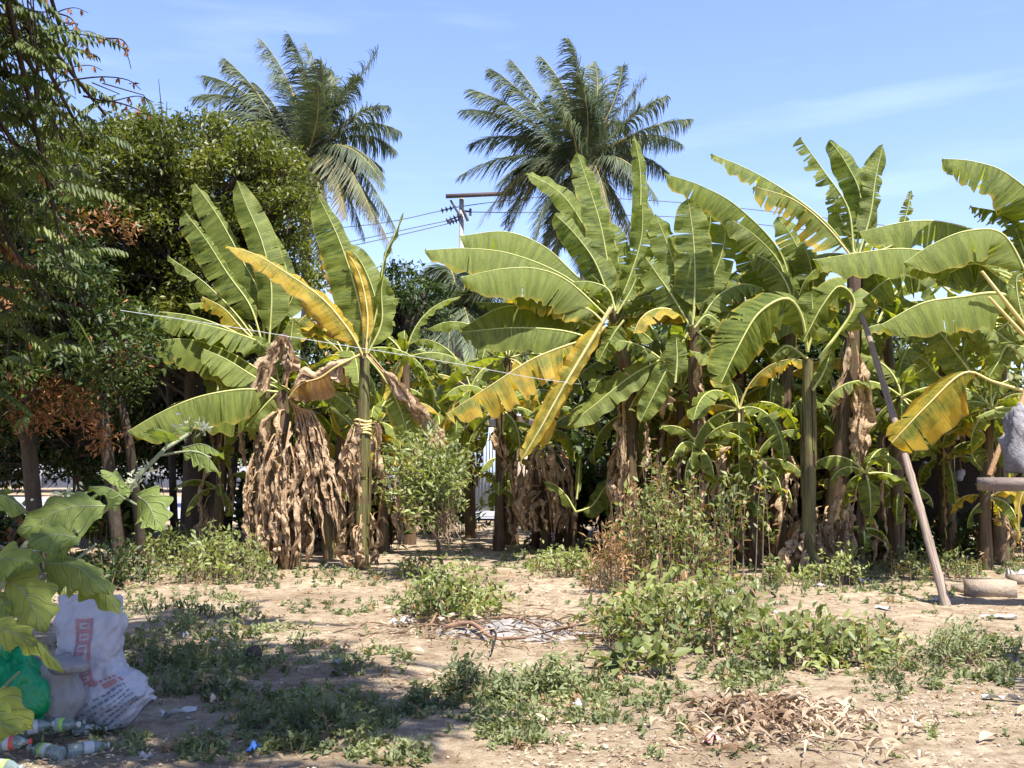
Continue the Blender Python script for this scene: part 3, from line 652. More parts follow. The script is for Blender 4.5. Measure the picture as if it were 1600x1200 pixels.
for i, (bp, Y, cy, lab, n, L, W) in enumerate(fill):
    q, pq = plant_at('banana_plant', bp, Y, lab); r = random.Random(100 + i)
    top = at(bp[0] + r.uniform(-10, 10), cy, Y); trunk(q, [pq, (pq + top) / 2 + Vector((r.uniform(-.1, .1), 0, 0)), top], .04 + .028 * top.z, .03 + .016 * top.z)
    auto_leaves(q, top, int(n * 1.5), L, W, 200 + i, el=(-35, 80), tear=.55)
    auto_leaves(q, pq.lerp(top, .45), 6, L * .55, W * .6, 400 + i, el=(-20, 60), tear=.6)
    skirt(q, pq.x, pq.y, .1, top.z * .9, .28, 3 if bp[0] > 1370 else 8, .06, .12, 300 + i)

# ---------------- coconut palms ----------------
def frond(root, c, tip, Y, arch=.18, dY=0., seed=0, leafL=1.0, age=0., droop=2.5):
    r = random.Random(seed); a = at(*c, Y); b = at(*tip, Y + dY); L0 = (b - a).length
    ctrlp = (a + b) / 2 + Vector((.16 * L0 if abs(tip[0] - c[0]) < 75 and tip[1] < c[1] else 0, 0, L0 * (arch * 1.25 + .05))); n = 40
    P = [a * (1 - t) ** 2 + ctrlp * 2 * t * (1 - t) + b * t * t for t in [i / n for i in range(n + 1)]]
    mb = MB(); mb.tube(P, [.05 * (1 - .88 * i / n) for i in range(n + 1)], 5, 1, .5)
    sub = 3
    for i in range(5 * sub, n * sub + 1):
        t = i / (n * sub); k = min(n - 1, int(t * n)); p = P[k].lerp(P[k + 1], t * n - k); T = (P[k + 1] - P[k]).normalized()
        U = Vector((0, 0, 1)) - T * T.z; 
        if U.length < .2: U = Vector((0, -1, 0)) - T * (-T.y)
        U.normalize(); S = T.cross(U)
        LL = leafL * (math.sin(math.pi * min(1, .12 + t * .86)) ** .5) * r.uniform(.8, 1.1)
        for sd in (-1, 1):
            d = (S * sd * .8 + T * (.55 + .5 * t) + U * r.uniform(-.1, .25)).normalized(); q = p.copy(); V = []; w0 = .021
            dr = droop * (.35 + 1.2 * abs(noise.noise(Vector((t * 9, seed, sd))) * 1.6)) * r.uniform(.6, 1.5); wd = (T * .8 - S * sd * .3).normalized()
            for j in range(5):
                s = j / 4; w = w0 * (1 - s ** 2.2) + .002
                V.append(tuple(q - wd * w)); V.append(tuple(q + wd * w)); d2 = (d + Vector((0, 0, -1)) * dr * (s + .25) ** 1.2 + Vector((-.75, 0, 0)) * (s + .2)).normalized(); q = q + d2 * LL / 4
            mb.add(V, [(2 * j, 2 * j + 1, 2 * j + 3, 2 * j + 2) for j in range(4)], 0, r.random(), max(0., min(1., age + (t > .85) * age + r.uniform(-.15, .15) * (age > 0))))
    mb.build('frond', [M['palm'], M['rachis']], root)
def palm(label, c, Y, foot, fr, seed, scale=1.):
    p = at(foot, 700, Y); p.z = 0; root = thing('coconut_palm', p, label, 'palm tree', 'coconut palms'); ct = at(*c, Y)
    P, L = curve([p, Vector((p.x + .3, p.y, ct.z * .5)), ct - Vector((0, 0, .3))], 40)
    mb = MB(); mb.tube(P, [.2 - .06 * i / 40 + (.02 if i % 2 else 0) for i in range(41)], 12, 0); mb.build('trunk', M['palmbark'], root, True)
    r = random.Random(seed)
    mb = MB()
    for k in range(14):      # fibrous heart and nuts
        a = r.random() * 6.3; q = ct + Vector((math.cos(a) * .3, math.sin(a) * .3, r.uniform(-.5, .0)))
        mb.tube([q + Vector((0, 0, .12)), q + Vector((0, 0, .06)), q - Vector((0, 0, .05)), q - Vector((0, 0, .13))], [.04, .11, .11, .03], 8)
    mb.build('coconut_cluster', M['rachis'], root, True)
    for k in range(14):      # more fronds inside the crown
        a = r.random() * 6.3; fr.append(((c[0] + math.cos(a) * 125 * scale, c[1] - math.sin(a) * 125 * scale + 25), .25 + .2 * r.random(), r.uniform(-2.5, 2.5)))
    for i, f in enumerate(fr):
        tip, arch, dY = f[0], f[1], f[2]; age = f[3] if len(f) > 3 else 0
        frond(root, (c[0] + r.uniform(-8, 8) * scale, c[1] + r.uniform(-8, 8) * scale), tip, Y, arch, dY, seed * 50 + i, 1.35 * scale if len(f) < 5 else f[4], age)
palm('coconut palm on the left, rising behind the round leafy tree', (476, 262), 40, 462, [
    ((318, 118), .16, 1), ((352, 92), .12, -.5), ((320, 180), .3, -1.5), ((560, 120), .08, -1), ((604, 165), .22, -.5), ((618, 235), .36, 1.5), ((302, 152), .28, -.5), ((345, 205), .22, 1), ((398, 130), .12, .5), ((408, 62), .04, .8), ((452, 55), .02, -1), ((478, 68), .02, 1.5), ((500, 95), .02, -1.5), ((516, 110), .05, 1),
    ((590, 78), -.03, .5), ((625, 205), .32, .5), ((600, 275), .42, -1), ((596, 262), .30, 1.5), ((622, 365), .42, -1.2), ((585, 345), .42, -2.5, .1), ((540, 340), .5, -2.5, .15),
    ((612, 388), .38, .5, .2), ((510, 350), .35, -2.5, .2), ((420, 330), .38, -1.5), ((385, 300), .45, 1), ((370, 255), .35, -1.5), ((440, 345), .3, 2), ((340, 240), .25, 2), ((430, 110), .05, 2), ((495, 130), .02, -2.5)], 1)
palm('coconut palm in the middle, its crown above the utility pole arm', (903, 272), 40, 905, [
    ((735, 140), .14, -1), ((800, 95), .08, 1), ((735, 225), .24, 1), ((972, 105), .04, 1), ((1040, 150), .12, -1), ((1065, 225), .24, 1.2), ((722, 172), .18, .5), ((718, 275), .20, -.5), ((768, 108), .10, 0), ((845, 88), .06, 1), ((888, 62), .03, -1), ((930, 98), .02, 1), ((905, 120), .02, -2), ((868, 120), .05, 2), ((860, 150), .06, -3),
    ((1008, 122), .0, .5), ((1078, 186), .12, 0), ((1045, 270), .32, 1), ((1020, 330), .48, -1, .1), ((985, 370), .5, 1.5, .3), ((955, 360), .5, -2.2, .1),
    ((750, 352), .40, -.8, .2), ((790, 372), .42, 1), ((835, 375), .42, -2), ((880, 385), .3, 2), ((800, 215), .22, 2), ((790, 300), .3, 2), ((1000, 240), .3, 2), ((920, 380), .3, -2), ((940, 140), .02, 2.5)], 2)
palm('small hazy palm crown low between the two banana groups', (712, 500), 36, 712, [
    ((655, 470), .4, 0), ((670, 520), .5, 0), ((700, 452), .1, 1), ((765, 470), .35, 0), ((770, 520), .5, 0), ((735, 455), .1, -1), ((650, 540), .6, -1), ((700, 560), .5, -2), ((740, 560), .5, -2), ((680, 462), .2, 2)], 3, .9)

# ---------------- leafy trees ----------------
def leaves(mb, P, D, N, L, W, v, age=0., m=0):
    """many small folded leaves at once: P base, D direction, N upper normal (arrays)"""
    n = len(P); D = D / np.linalg.norm(D, axis=1)[:, None]; N = N - D * (N * D).sum(1)[:, None]; N /= (np.linalg.norm(N, axis=1)[:, None] + 1e-9)
    S = np.cross(D, N); L = np.broadcast_to(L, (n,))[:, None]; W = np.broadcast_to(W, (n,))[:, None]
    B = P; Lf = P + D * L * .45 - S * W + N * W * .3; Rt = P + D * L * .45 + S * W + N * W * .3; T = P + D * L - N * L * .16
    V = np.stack([B, Lf, Rt, T], 1).reshape(-1, 3); i = np.arange(n)[:, None] * 4
    Fc = np.concatenate([i + np.array([[0, 3, 1]]), i + np.array([[0, 2, 3]])])
    mb.add(V, Fc, m, np.repeat(v, 4), np.repeat(np.broadcast_to(age, (n,)), 4))
def rv(n, rs): 
    a = rs.normal(size=(n, 3)); return a / np.linalg.norm(a, axis=1)[:, None]
def crown_clumps(mb, cl, dens, L, W, rs, agef=0.):
    for (c, rad) in cl:
        n = int(dens * rad * rad); d = rv(n, rs); d[:, 2] = np.where(d[:, 2] < -.35, -d[:, 2] * .6, d[:, 2])
        rr = rad * rs.uniform(.25, 1, n) ** .5
        # sprigs: leaves gather on small twigs
        P = np.array(c) + d * rr[:, None] * np.array([1, 1, .72]); k = max(1, n // 7); sp = P[rs.randint(0, n, k)]
        P = sp[rs.randint(0, k, n)] + rs.normal(size=(n, 3)) * .10
        D = d * .8 + rs.normal(size=(n, 3)) * .6 + np.array([0, 0, -.5]); Nn = d * .5 + np.array([0, 0, 1.]) + rs.normal(size=(n, 3)) * .5
        leaves(mb, P, D, Nn, L * rs.uniform(.7, 1.25, n), W * rs.uniform(.7, 1.2, n), np.clip(rs.normal(.45, .25, n), 0, 1), (rs.uniform(size=n) < agef) * 1.)
def limbs(mb, start, cl, r0, rs, k=2.2):
    for (c, rad) in cl:
        c = Vector(c); s = min([start[rs.randint(len(start))] for _ in range(5)], key=lambda w: (w - c).length); mid = s.lerp(c, .5) + Vector((rs.uniform(-.3, .3), rs.uniform(-.3, .3), rs.uniform(.0, .5)))
        P, L = curve([s, mid, c], 8); mb.tube(P, [r0 * (1 - .8 * i / 8) + .012 for i in range(9)], 6)
        for j in range(4):
            e = c + Vector(rs.normal(size=3)) * rad * .55; mb.tube([P[6], (P[7] + e) / 2, e], [.025, .015, .006], 4)
def pxclumps(poly, n, Y0, Y1, r0, r1, rs):
    """clumps spread evenly through a crown whose outline is given as seen from the path"""
    xs = [p[0] for p in poly]; ys = [p[1] for p in poly]; res = []
    def inside(x, y):
        c = False; j = len(poly) - 1
        for i in range(len(poly)):
            if (poly[i][1] > y) != (poly[j][1] > y) and x < (poly[j][0] - poly[i][0]) * (y - poly[i][1]) / (poly[j][1] - poly[i][1]) + poly[i][0]: c = not c
            j = i
        return c
    tries = 0
    while len(res) < n and tries < n * 60:
        tries += 1; x = rs.uniform(min(xs), max(xs)); y = rs.uniform(min(ys), max(ys))
        if not inside(x, y): continue
        Y = rs.uniform(Y0, Y1); c = at(x, y, Y); rad = rs.uniform(r0, r1)
        if tries < n * 30 and any((Vector(q[0]) - c).length < rad * .62 for q in res): continue
        res.append((tuple(c), rad))
    return res
def leafy_tree(name, label, foot, Yf, trunks, poly, n, Yr, rr, m, L, W, dens, seed, group=None, agef=0., cat='tree', limbr=.05, brown=()):
    rs = np.random.RandomState(seed); p = at(foot, 700, Yf); p.z = gz(p.x, p.y)
    root = thing(name, p, label, cat, group); cl = pxclumps(poly, n, Yr[0], Yr[1], rr[0], rr[1], rs)
    mb = MB(); tops = []
    for tr in trunks:
        P = [at(x, y, Y) for x, y, Y, rad in tr]; P[0].z = -.05; Pc, L_ = curve(P, 16)
        rad = [np.interp(i / 16, np.linspace(0, 1, len(tr)), [q[3] for q in tr]) for i in range(17)]; mb.tube(Pc, rad, 10); tops += Pc[9:]
    limbs(mb, tops, cl, limbr, rs); mb.build('trunk', M['bark'], root, True)
    mb = MB(); crown_clumps(mb, cl, dens, L, W, rs, agef); crown_clumps(mb, [(tuple(at(x, y, Y_)), r_) for x, y, Y_, r_ in brown] or cl[:1], 1500, L * .9, W * .6, rs, 1. if brown else agef); mb.build('crown', M[m], root); return root, cl

leafy_tree('round_tree', 'round dense leafy tree with a sunlit yellow green dome, left of the coconut palm', 300, 21.5,
    [[(300, 820, 21.5, .26), (305, 640, 21.5, .22), (290, 450, 21.5, .15)], [(320, 820, 21.7, .2), (350, 640, 21.7, .16), (380, 420, 21.8, .1)]],
    [(-60, 330), (-40, 262), (60, 238), (140, 215), (215, 192), (275, 180), (330, 205), (400, 212), (435, 250), (470, 320), (490, 380), (480, 450), (420, 520), (300, 570), (120, 570), (-40, 440)], 235, (19.6, 24), (.4, .85), 'mango', .145, .032, 900, 11)
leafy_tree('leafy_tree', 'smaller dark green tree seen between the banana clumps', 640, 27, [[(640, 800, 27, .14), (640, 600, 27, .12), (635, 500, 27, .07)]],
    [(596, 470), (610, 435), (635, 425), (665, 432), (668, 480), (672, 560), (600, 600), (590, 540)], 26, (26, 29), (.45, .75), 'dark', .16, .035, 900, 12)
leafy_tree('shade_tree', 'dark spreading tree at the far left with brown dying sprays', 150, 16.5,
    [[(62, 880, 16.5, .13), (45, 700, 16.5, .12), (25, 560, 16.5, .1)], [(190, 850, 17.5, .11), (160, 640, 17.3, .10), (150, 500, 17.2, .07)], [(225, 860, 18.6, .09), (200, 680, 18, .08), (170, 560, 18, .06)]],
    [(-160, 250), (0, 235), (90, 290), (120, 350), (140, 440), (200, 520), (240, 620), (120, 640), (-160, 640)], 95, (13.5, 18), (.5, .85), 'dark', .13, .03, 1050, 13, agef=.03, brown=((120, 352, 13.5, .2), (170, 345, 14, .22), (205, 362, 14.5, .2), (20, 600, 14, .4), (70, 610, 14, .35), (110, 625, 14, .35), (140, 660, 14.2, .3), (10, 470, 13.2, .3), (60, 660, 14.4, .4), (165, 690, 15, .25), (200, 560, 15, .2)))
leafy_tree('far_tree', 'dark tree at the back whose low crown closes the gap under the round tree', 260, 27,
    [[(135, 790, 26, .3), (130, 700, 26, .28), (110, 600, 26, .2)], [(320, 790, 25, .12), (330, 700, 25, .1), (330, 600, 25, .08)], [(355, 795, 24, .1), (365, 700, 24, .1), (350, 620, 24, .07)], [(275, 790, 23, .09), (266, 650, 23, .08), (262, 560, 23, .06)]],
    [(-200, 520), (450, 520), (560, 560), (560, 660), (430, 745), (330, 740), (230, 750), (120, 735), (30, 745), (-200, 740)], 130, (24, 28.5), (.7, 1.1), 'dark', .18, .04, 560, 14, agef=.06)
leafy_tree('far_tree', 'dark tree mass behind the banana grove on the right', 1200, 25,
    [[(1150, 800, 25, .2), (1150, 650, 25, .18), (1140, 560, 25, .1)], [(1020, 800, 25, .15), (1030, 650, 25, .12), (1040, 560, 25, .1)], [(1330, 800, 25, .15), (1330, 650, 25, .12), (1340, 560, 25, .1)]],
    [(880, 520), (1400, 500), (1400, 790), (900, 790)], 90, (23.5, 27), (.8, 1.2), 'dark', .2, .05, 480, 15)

# near tree with drooping pinnate sprays; its limbs spread over the camera and shade the ground in front
def pinnate(mb, P, D, rs, n=11, L=.55, ll=.085, lw=.017, agef=0.):
    """a drooping spray: twig with leaflets in two rows"""
    D = Vector(D).normalized(); p = Vector(P); pts = [p.copy()]
    for i in range(n): 
        D = (D + Vector((0, 0, -.075))).normalized(); p = p + D * L / n; pts.append(p.copy())
    A = np.array([tuple(q) for q in pts]); T = np.diff(A, axis=0); T /= np.linalg.norm(T, axis=1)[:, None]; S = np.cross(T, [0, 0, 1.]); S /= (np.linalg.norm(S, axis=1)[:, None] + 1e-6)
    ag = float(rs.uniform() < agef); v = np.clip(rs.normal(.45, .2), 0, 1)
    for sd in (-1, 1):
        DD = S * sd * .75 + T * .45 + np.array([0, 0, -.75]) + rs.normal(size=S.shape) * .12
        sc = np.sin(np.linspace(.5, 2.75, n)) ** .5; leaves(mb, A[1:], DD, np.tile([0, 0, 1.], (n, 1)) + S * sd * .5, ll * sc * 1.5, lw * sc * 1.3, np.clip(v + rs.normal(size=n) * .12, 0, 1), ag)
    return pts
def spray_tree():
    rs = np.random.RandomState(21); root = thing('spray_tree', (-6.4, 6.5, 0), 'large overhanging tree with drooping feathery leaf sprays at the top left corner', 'tree')
    wood = MB(); fol = MB(); base = [Vector((-6.4, 6.5, -.05)), Vector((-6.2, 6.2, 2.2)), Vector((-5.6, 5.4, 4.6)), Vector((-4.6, 4.2, 7.0)), Vector((-3.2, 2.6, 8.6))]
    Pc, _ = curve(base, 24); wood.tube(Pc, [.26 * (1 - .7 * i / 24) for i in range(25)], 12)
    ends = []
    # visible sprays: clumps placed in the upper left
    vis = [(20, 40, 9), (60, 75, 9.5), (10, 110, 9), (70, 130, 10), (125, 145, 10.5), (30, 170, 9.5), (95, 175, 10), (165, 180, 10.5), (20, 225, 9), (60, 215, 10), (130, 215, 10.5), (-30, 150, 9), (-40, 60, 9), (-30, 230, 9.5), (-60, 20, 9),
           (30, 290, 10), (90, 300, 10.5), (-30, 320, 9.5), (20, 370, 10), (100, 400, 10.5), (60, 350, 10.5), (-20, 430, 10), (70, 470, 10.5), (20, 500, 10.5), (-50, 500, 10), (110, 250, 11), (-40, 570, 10.5), (50, 570, 11)]
    for x, y, Y in vis: ends.append((at(x, y, Y), 13 if y < 250 else 20, .02 if y < 500 else .45, .55))
    # overhead crown
    k = 0
    while k < 105:
        x, y, z = rs.uniform(-6.5, 2.5), rs.uniform(-2.5, 8.2), rs.uniform(5.6, 9.0)
        if z - 1.6 < .62 * max(0, y) + 1.1 and x > -.62 * max(y, .1): continue
        if y > 0 and z - 1.6 < .56 * y + .8: continue
        if x < -2.6 and y > 3: continue
        if -2.4 < x < 2.2 and -1.4 < y < 2.95: continue
        if x > 1.6 - .25 * y + .8 or rs.uniform() < .12: continue
        ends.append((Vector((x, y, z)), 66, .03, .95)); k += 1
    for e, n, ag, spread in ends:
        s = Pc[rs.randint(9, 25)]; mid = s.lerp(e, .55) + Vector((0, 0, .35 + rs.uniform(0, .3))); P, L = curve([s, mid, e], 9)
        wood.tube(P, [.055 * (1 - .85 * i / 9) + .007 for i in range(10)], 6)
        for j in range(n):
            a = rs.uniform(0, 6.28); q = P[rs.randint(5, 10)] + Vector(rs.normal(size=3)) * spread * .33; d = Vector((math.cos(a), math.sin(a) * .8, rs.uniform(-.3, .5)))
            pp = pinnate(fol, q, d, rs, L=rs.uniform(.38, .62) * (1 if spread < .7 else 1.3), ll=.088 if spread < .7 else .12, lw=.016 if spread < .7 else .03, agef=ag * .5)
            wood.tube([P[8].lerp(q, .4), q, pp[5], pp[-1]], [.008, .006, .004, .002], 4, cap=False)
    # bare arching twigs against the sky
    for pts in ([(20, 55), (60, 48), (115, 52), (165, 62), (195, 78), (205, 108)], [(62, 48), (85, 22), (115, 12), (138, 20)], [(110, 52), (135, 72), (143, 90)], [(165, 60), (190, 62), (203, 78)],
                [(60, 110), (110, 105), (140, 102), (160, 110)], [(110, 125), (160, 120), (200, 125), (220, 140)], [(160, 155), (200, 165), (245, 185)], [(75, 30), (72, 10), (70, -10)], [(88, 20), (110, 28), (122, 45)], [(40, 80), (70, 95), (85, 110)], [(130, 150), (170, 158), (215, 150), (240, 160)]):
        P, L = curve([at(x, y, 9.6) for x, y in pts], 14); wood.tube(P, [.010 * (1 - .8 * i / 14) + .0015 for i in range(15)], 4)
        for q in P[6::3]:
            for h in range(2): leaves(fol, np.array([tuple(q)] * 2), rs.normal(size=(2, 3)) * .3 + np.array([0, 0, -1]), rv(2, rs), .07, .012, np.array([.8, .6]), 1.)
    wood.build('trunk', M['bark'], root, True); fol.build('crown', M['pinnate'], root)
spray_tree()
leafy_tree('shadow_tree', 'unseen small leafy tree added past the right edge to shade the weeds there', 2150, 6.6, [[(2150, 1200, 6.6, .07), (2130, 900, 6.6, .06), (2100, 500, 6.6, .04)]],  # tree added out of view to cast the shade at the right edge
    [(1950, 200), (2250, 150), (2350, 500), (2000, 560)], 16, (6.0, 7.4), (.35, .5), 'mango', .14, .035, 1500, 17)

# ---------------- bushes ----------------
def bush(name, label, base, Y, poly, Yr, nst, seed, m='bush', L=.075, W=.02, agef=.0, dens=26, cat='shrub', group=None, stemr=.008, brown=0., lo=.0, tmin=.3, fork=0.):
    """stems fan out from the foot to points inside the outline and carry leaves along them"""
    rs = np.random.RandomState(seed); p = at(base[0], base[1], Y); p.z = gz(p.x, p.y); root = thing(name, p, label, cat, group)
    cl = pxclumps(poly, nst, Yr[0], Yr[1], .02, .03, rs); wd = MB(); fo = MB(); PP = []; DD = []; AG = []; VV = []
    for c, _ in cl:
        e = Vector(c); s = p + Vector((rs.normal() * .10 + (e.x - p.x) * lo, rs.normal() * .1 + (e.y - p.y) * lo, -.02 + fork * rs.uniform(.7, 1.3))); e.z = max(e.z, .05 + p.z)
        mid = s.lerp(e, .55) + Vector((-(e.x - s.x) * .12, 0, abs(e.z - s.z) * .12)); P, Ls = curve([s, mid, e], 8)
        wd.tube(P, [stemr * (1 - .75 * i / 8) for i in range(9)], 4, cap=False); dead = rs.uniform() < agef; sv = np.clip(rs.normal(.5, .2), 0, 1)
        nl = int(dens * (Ls * .7 + .3))
        for j in range(nl):
            t = rs.uniform(tmin, 1) ** .8 * 8; k = min(7, int(t)); q = P[k].lerp(P[k + 1], t - k); T = (P[k + 1] - P[k]).normalized()
            q = q + Vector(rs.normal(size=3)) * .055
            PP.append(tuple(q)); d = rs.normal(size=3) * .8 + np.array(tuple(T)) * .7 + np.array([0, 0, -.9 if dead else .05]); DD.append(d); AG.append(float(dead or rs.uniform() < brown)); VV.append(np.clip(sv + rs.normal() * .18, 0, 1))
    n = len(PP); PP = np.array(PP); DD = np.array(DD); AG = np.array(AG)
    leaves(fo, PP, DD, np.tile([0, -.25, 1.], (n, 1)) + rs.normal(size=(n, 3)) * .35, L * rs.uniform(.6, 1.3, n), W * rs.uniform(.7, 1.2, n) * (1 - .35 * AG), np.array(VV), AG)
    wd.build('stem', M['twig'], root); fo.build('foliage', M[m], root); return root
bush('sapling', 'young sapling with a thin pale trunk and a bushy green crown on the sandy clearing', (692, 905), 15.2, [(590, 700), (620, 672), (680, 655), (725, 680), (748, 720), (735, 780), (690, 830), (620, 800), (585, 760)], (14.7, 16.6), 120, 31, L=.11, W=.025, dens=22, stemr=.005, cat='sapling', tmin=.3, fork=.75)
mb = MB(); mb.tube(curve([ground(695, 902) - Vector((0, 0, .05)), at(686, 860, 15.4), at(678, 800, 15.4), at(672, 740, 15.4)], 10)[0], [.04 - .0025 * i for i in range(11)], 8)
_s = [o for o in bpy.data.objects if o.name == 'sapling'][0]; mb.build('trunk', M['bark'], _s, True)
bush('shrub', 'green shrub with yellow tips beside the ash heap', (712, 966), 11.1, [(632, 950), (640, 905), (680, 880), (740, 885), (785, 910), (792, 945), (760, 968), (650, 968)], (10.7, 12.2), 80, 32, L=.10, W=.024, lo=.5, brown=.12)
bush('dry_thicket', 'tall thicket half brown and half green under the bright banana cluster', (1050, 890), 14.6, [(950, 850), (955, 770), (1000, 740), (1030, 680), (1060, 730), (1130, 740), (1205, 715), (1180, 760), (1140, 790), (1150, 860), (1120, 900), (960, 900)], (13.9, 15.8), 165, 33, L=.11, W=.028, agef=.24, dens=16, lo=.85, brown=.12)
bush('dry_shrub', 'brown withered shrub at the left foot of the tall thicket', (940, 905), 13.8, [(912, 900), (915, 850), (940, 800), (975, 800), (990, 860), (985, 930), (925, 940)], (13.2, 14.6), 40, 34, L=.11, W=.024, agef=.85, dens=22, lo=.7, brown=.3)
bush('broadleaf_bush', 'large sprawling green bush right of the ash heap', (1040, 1025), 9.2, [(915, 1020), (925, 940), (980, 900), (1060, 880), (1150, 890), (1200, 930), (1200, 1000), (1130, 1040), (1000, 1045)], (8.9, 11.4), 210, 35, L=.11, W=.030, dens=16, lo=.85, brown=.1)
bush('broadleaf_bush', 'low spreading green bush at right, in front of the leaning bamboo prop', (1260, 1060), 8.5, [(1165, 1050), (1160, 990), (1220, 955), (1300, 945), (1370, 975), (1425, 1020), (1400, 1065), (1260, 1078)], (8.3, 9.8), 150, 36, L=.105, W=.030, dens=15, lo=.85, brown=.08)
bush('broadleaf_bush', 'small rosette of broad green leaves at the front edge of the ash heap', (1005, 1046), 8.4, [(925, 1045), (940, 1015), (1000, 1005), (1060, 1010), (1075, 1040), (1020, 1052)], (8.2, 8.8), 34, 37, L=.14, W=.045, dens=9, lo=.6)
bush('shrub', 'feathery low shrub at the right beside the shaded patch', (1490, 1040), 8.8, [(1445, 1040), (1450, 990), (1490, 960), (1540, 965), (1545, 1040)], (8.5, 9.4), 60, 38, 'weed', L=.06, W=.012, dens=34, lo=.7)
bush('shrub', 'dark leafy shrub in the shade left of the skirted banana plant', (330, 895), 15.0, [(255, 890), (270, 845), (320, 815), (390, 820), (425, 870), (410, 905), (280, 905)], (14.4, 16.6), 100, 39, L=.10, W=.028, dens=18, lo=.8)
bush('shrub', 'sunlit yellow green shrub among the tree trunks at left', (270, 850), 18.5, [(200, 850), (215, 830), (280, 820), (330, 832), (345, 862), (240, 872)], (18, 19.8), 60, 40, L=.11, W=.03, dens=18, lo=.8)
bush('shrub', 'dark low shrub behind the white sack', (170, 905), 14.5, [(90, 905), (110, 850), (190, 840), (250, 870), (245, 915)], (14, 16), 70, 41, 'dark', L=.11, W=.03, dens=18, lo=.8)
bush('shrub', 'low green shrub at the foot of the banana sucker', (870, 885), 15.6, [(825, 885), (835, 862), (880, 850), (920, 862), (918, 888)], (15.2, 17), 55, 42, L=.10, W=.028, dens=16, lo=.8)
bush('shrub', 'leafy weeds crowding the foot of the clean green stem', (1240, 905), 14.6, [(1190, 900), (1200, 872), (1260, 880), (1340, 840), (1350, 900), (1270, 915)], (14.2, 15.6), 90, 43, L=.085, W=.022, dens=18, lo=.85)
bush('shrub', 'scrappy weeds under the shed opening at right', (1450, 890), 15.2, [(1370, 890), (1390, 850), (1480, 850), (1540, 870), (1530, 895)], (14.8, 17), 70, 44, L=.09, W=.022, dens=16, lo=.9, agef=.2)
bush('shrub', 'green shrub by the path edge below the bound stem', (640, 895), 15.5, [(610, 888), (640, 862), (680, 868), (660, 905)], (15, 16.2), 30, 45, L=.08, W=.02, dens=18, lo=.8)
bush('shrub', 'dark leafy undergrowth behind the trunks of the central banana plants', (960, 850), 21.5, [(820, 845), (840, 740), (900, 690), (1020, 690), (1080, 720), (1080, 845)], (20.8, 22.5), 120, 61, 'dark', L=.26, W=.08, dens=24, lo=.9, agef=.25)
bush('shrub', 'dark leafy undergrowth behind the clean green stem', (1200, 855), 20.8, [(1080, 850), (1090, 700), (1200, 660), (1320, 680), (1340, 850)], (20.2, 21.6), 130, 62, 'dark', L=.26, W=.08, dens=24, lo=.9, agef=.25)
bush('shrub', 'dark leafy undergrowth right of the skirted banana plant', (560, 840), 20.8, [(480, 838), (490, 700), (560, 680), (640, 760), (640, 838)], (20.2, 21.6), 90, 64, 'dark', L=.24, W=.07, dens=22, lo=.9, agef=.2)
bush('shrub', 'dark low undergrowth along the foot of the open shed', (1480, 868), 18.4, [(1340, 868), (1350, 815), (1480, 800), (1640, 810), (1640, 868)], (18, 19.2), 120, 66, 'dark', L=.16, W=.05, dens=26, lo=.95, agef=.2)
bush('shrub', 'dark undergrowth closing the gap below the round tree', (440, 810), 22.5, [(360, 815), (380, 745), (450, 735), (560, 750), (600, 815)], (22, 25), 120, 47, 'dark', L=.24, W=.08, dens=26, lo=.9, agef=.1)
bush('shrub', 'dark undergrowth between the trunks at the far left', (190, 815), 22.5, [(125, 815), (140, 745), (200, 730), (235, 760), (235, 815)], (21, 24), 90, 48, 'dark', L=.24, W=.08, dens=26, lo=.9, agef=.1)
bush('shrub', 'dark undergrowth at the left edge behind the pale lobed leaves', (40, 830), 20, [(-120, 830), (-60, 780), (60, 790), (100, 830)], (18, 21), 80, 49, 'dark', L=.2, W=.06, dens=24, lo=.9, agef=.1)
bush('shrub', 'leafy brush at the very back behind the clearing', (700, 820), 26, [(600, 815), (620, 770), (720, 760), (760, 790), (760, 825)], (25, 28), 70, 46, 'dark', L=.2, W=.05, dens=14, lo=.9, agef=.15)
for i, (x, y, hp, lab) in enumerate([(728, 1082, 76, 'upright nettle like weed standing left in the clearing'), (872, 1080, 66, 'upright nettle like weed standing right of the ash sticks'), (788, 1092, 44, 'short upright weed between the two taller ones')]):
    p = ground(x, y); bush('upright_weed', lab, (x, y), p.y, [(x - 17, y - 4), (x - 12, y - hp * .6), (x, y - hp), (x + 12, y - hp * .6), (x + 17, y - 4)], (p.y - .15, p.y + .2), 26, 50 + i, 'weed', L=.07, W=.012, dens=34, cat='weed', group='upright weeds in the clearing', stemr=.004)

# ---------------- lobed leaf plant at the left front ----------------
S_ = thing('berry_plant', (-2.6, 3.6, 0), 'tall plant with big pale lobed leaves and cream flowers at the left edge', 'plant')
mb = MB()
for pts, r0 in (([(-120, 1350, 3.9), (-40, 1000, 3.9), (30, 880, 3.9), (110, 835, 4.0), (190, 775, 4.1), (245, 712, 4.2), (295, 678, 4.3)], .016), ([(-60, 1000, 3.7), (0, 905, 3.6), (40, 850, 3.6), (60, 820, 3.7)], .014), ([(190, 775, 4.1), (225, 795, 4.1), (240, 800, 4.1)], .006), ([(245, 712, 4.2), (300, 705, 4.2), (330, 715, 4.2)], .006),
                ([(258, 702, 4.2), (262, 690, 4.2), (266, 680, 4.2)], .005), ([(-60, 900, 3.4), (10, 905, 3.5), (75, 893, 3.6)], .007), ([(-60, 1150, 3.2), (0, 1080, 3.3), (30, 1050, 3.3)], .008), ([(60, 910, 3.6), (110, 880, 3.7), (150, 850, 3.8)], .008)):
    P, L = curve([at(*q) for q in pts], 16); mb.tube(P, [r0 * (1 - .5 * i / 16) for i in range(17)], 8)
mb.build('stem', M['berrystem'], S_, True)
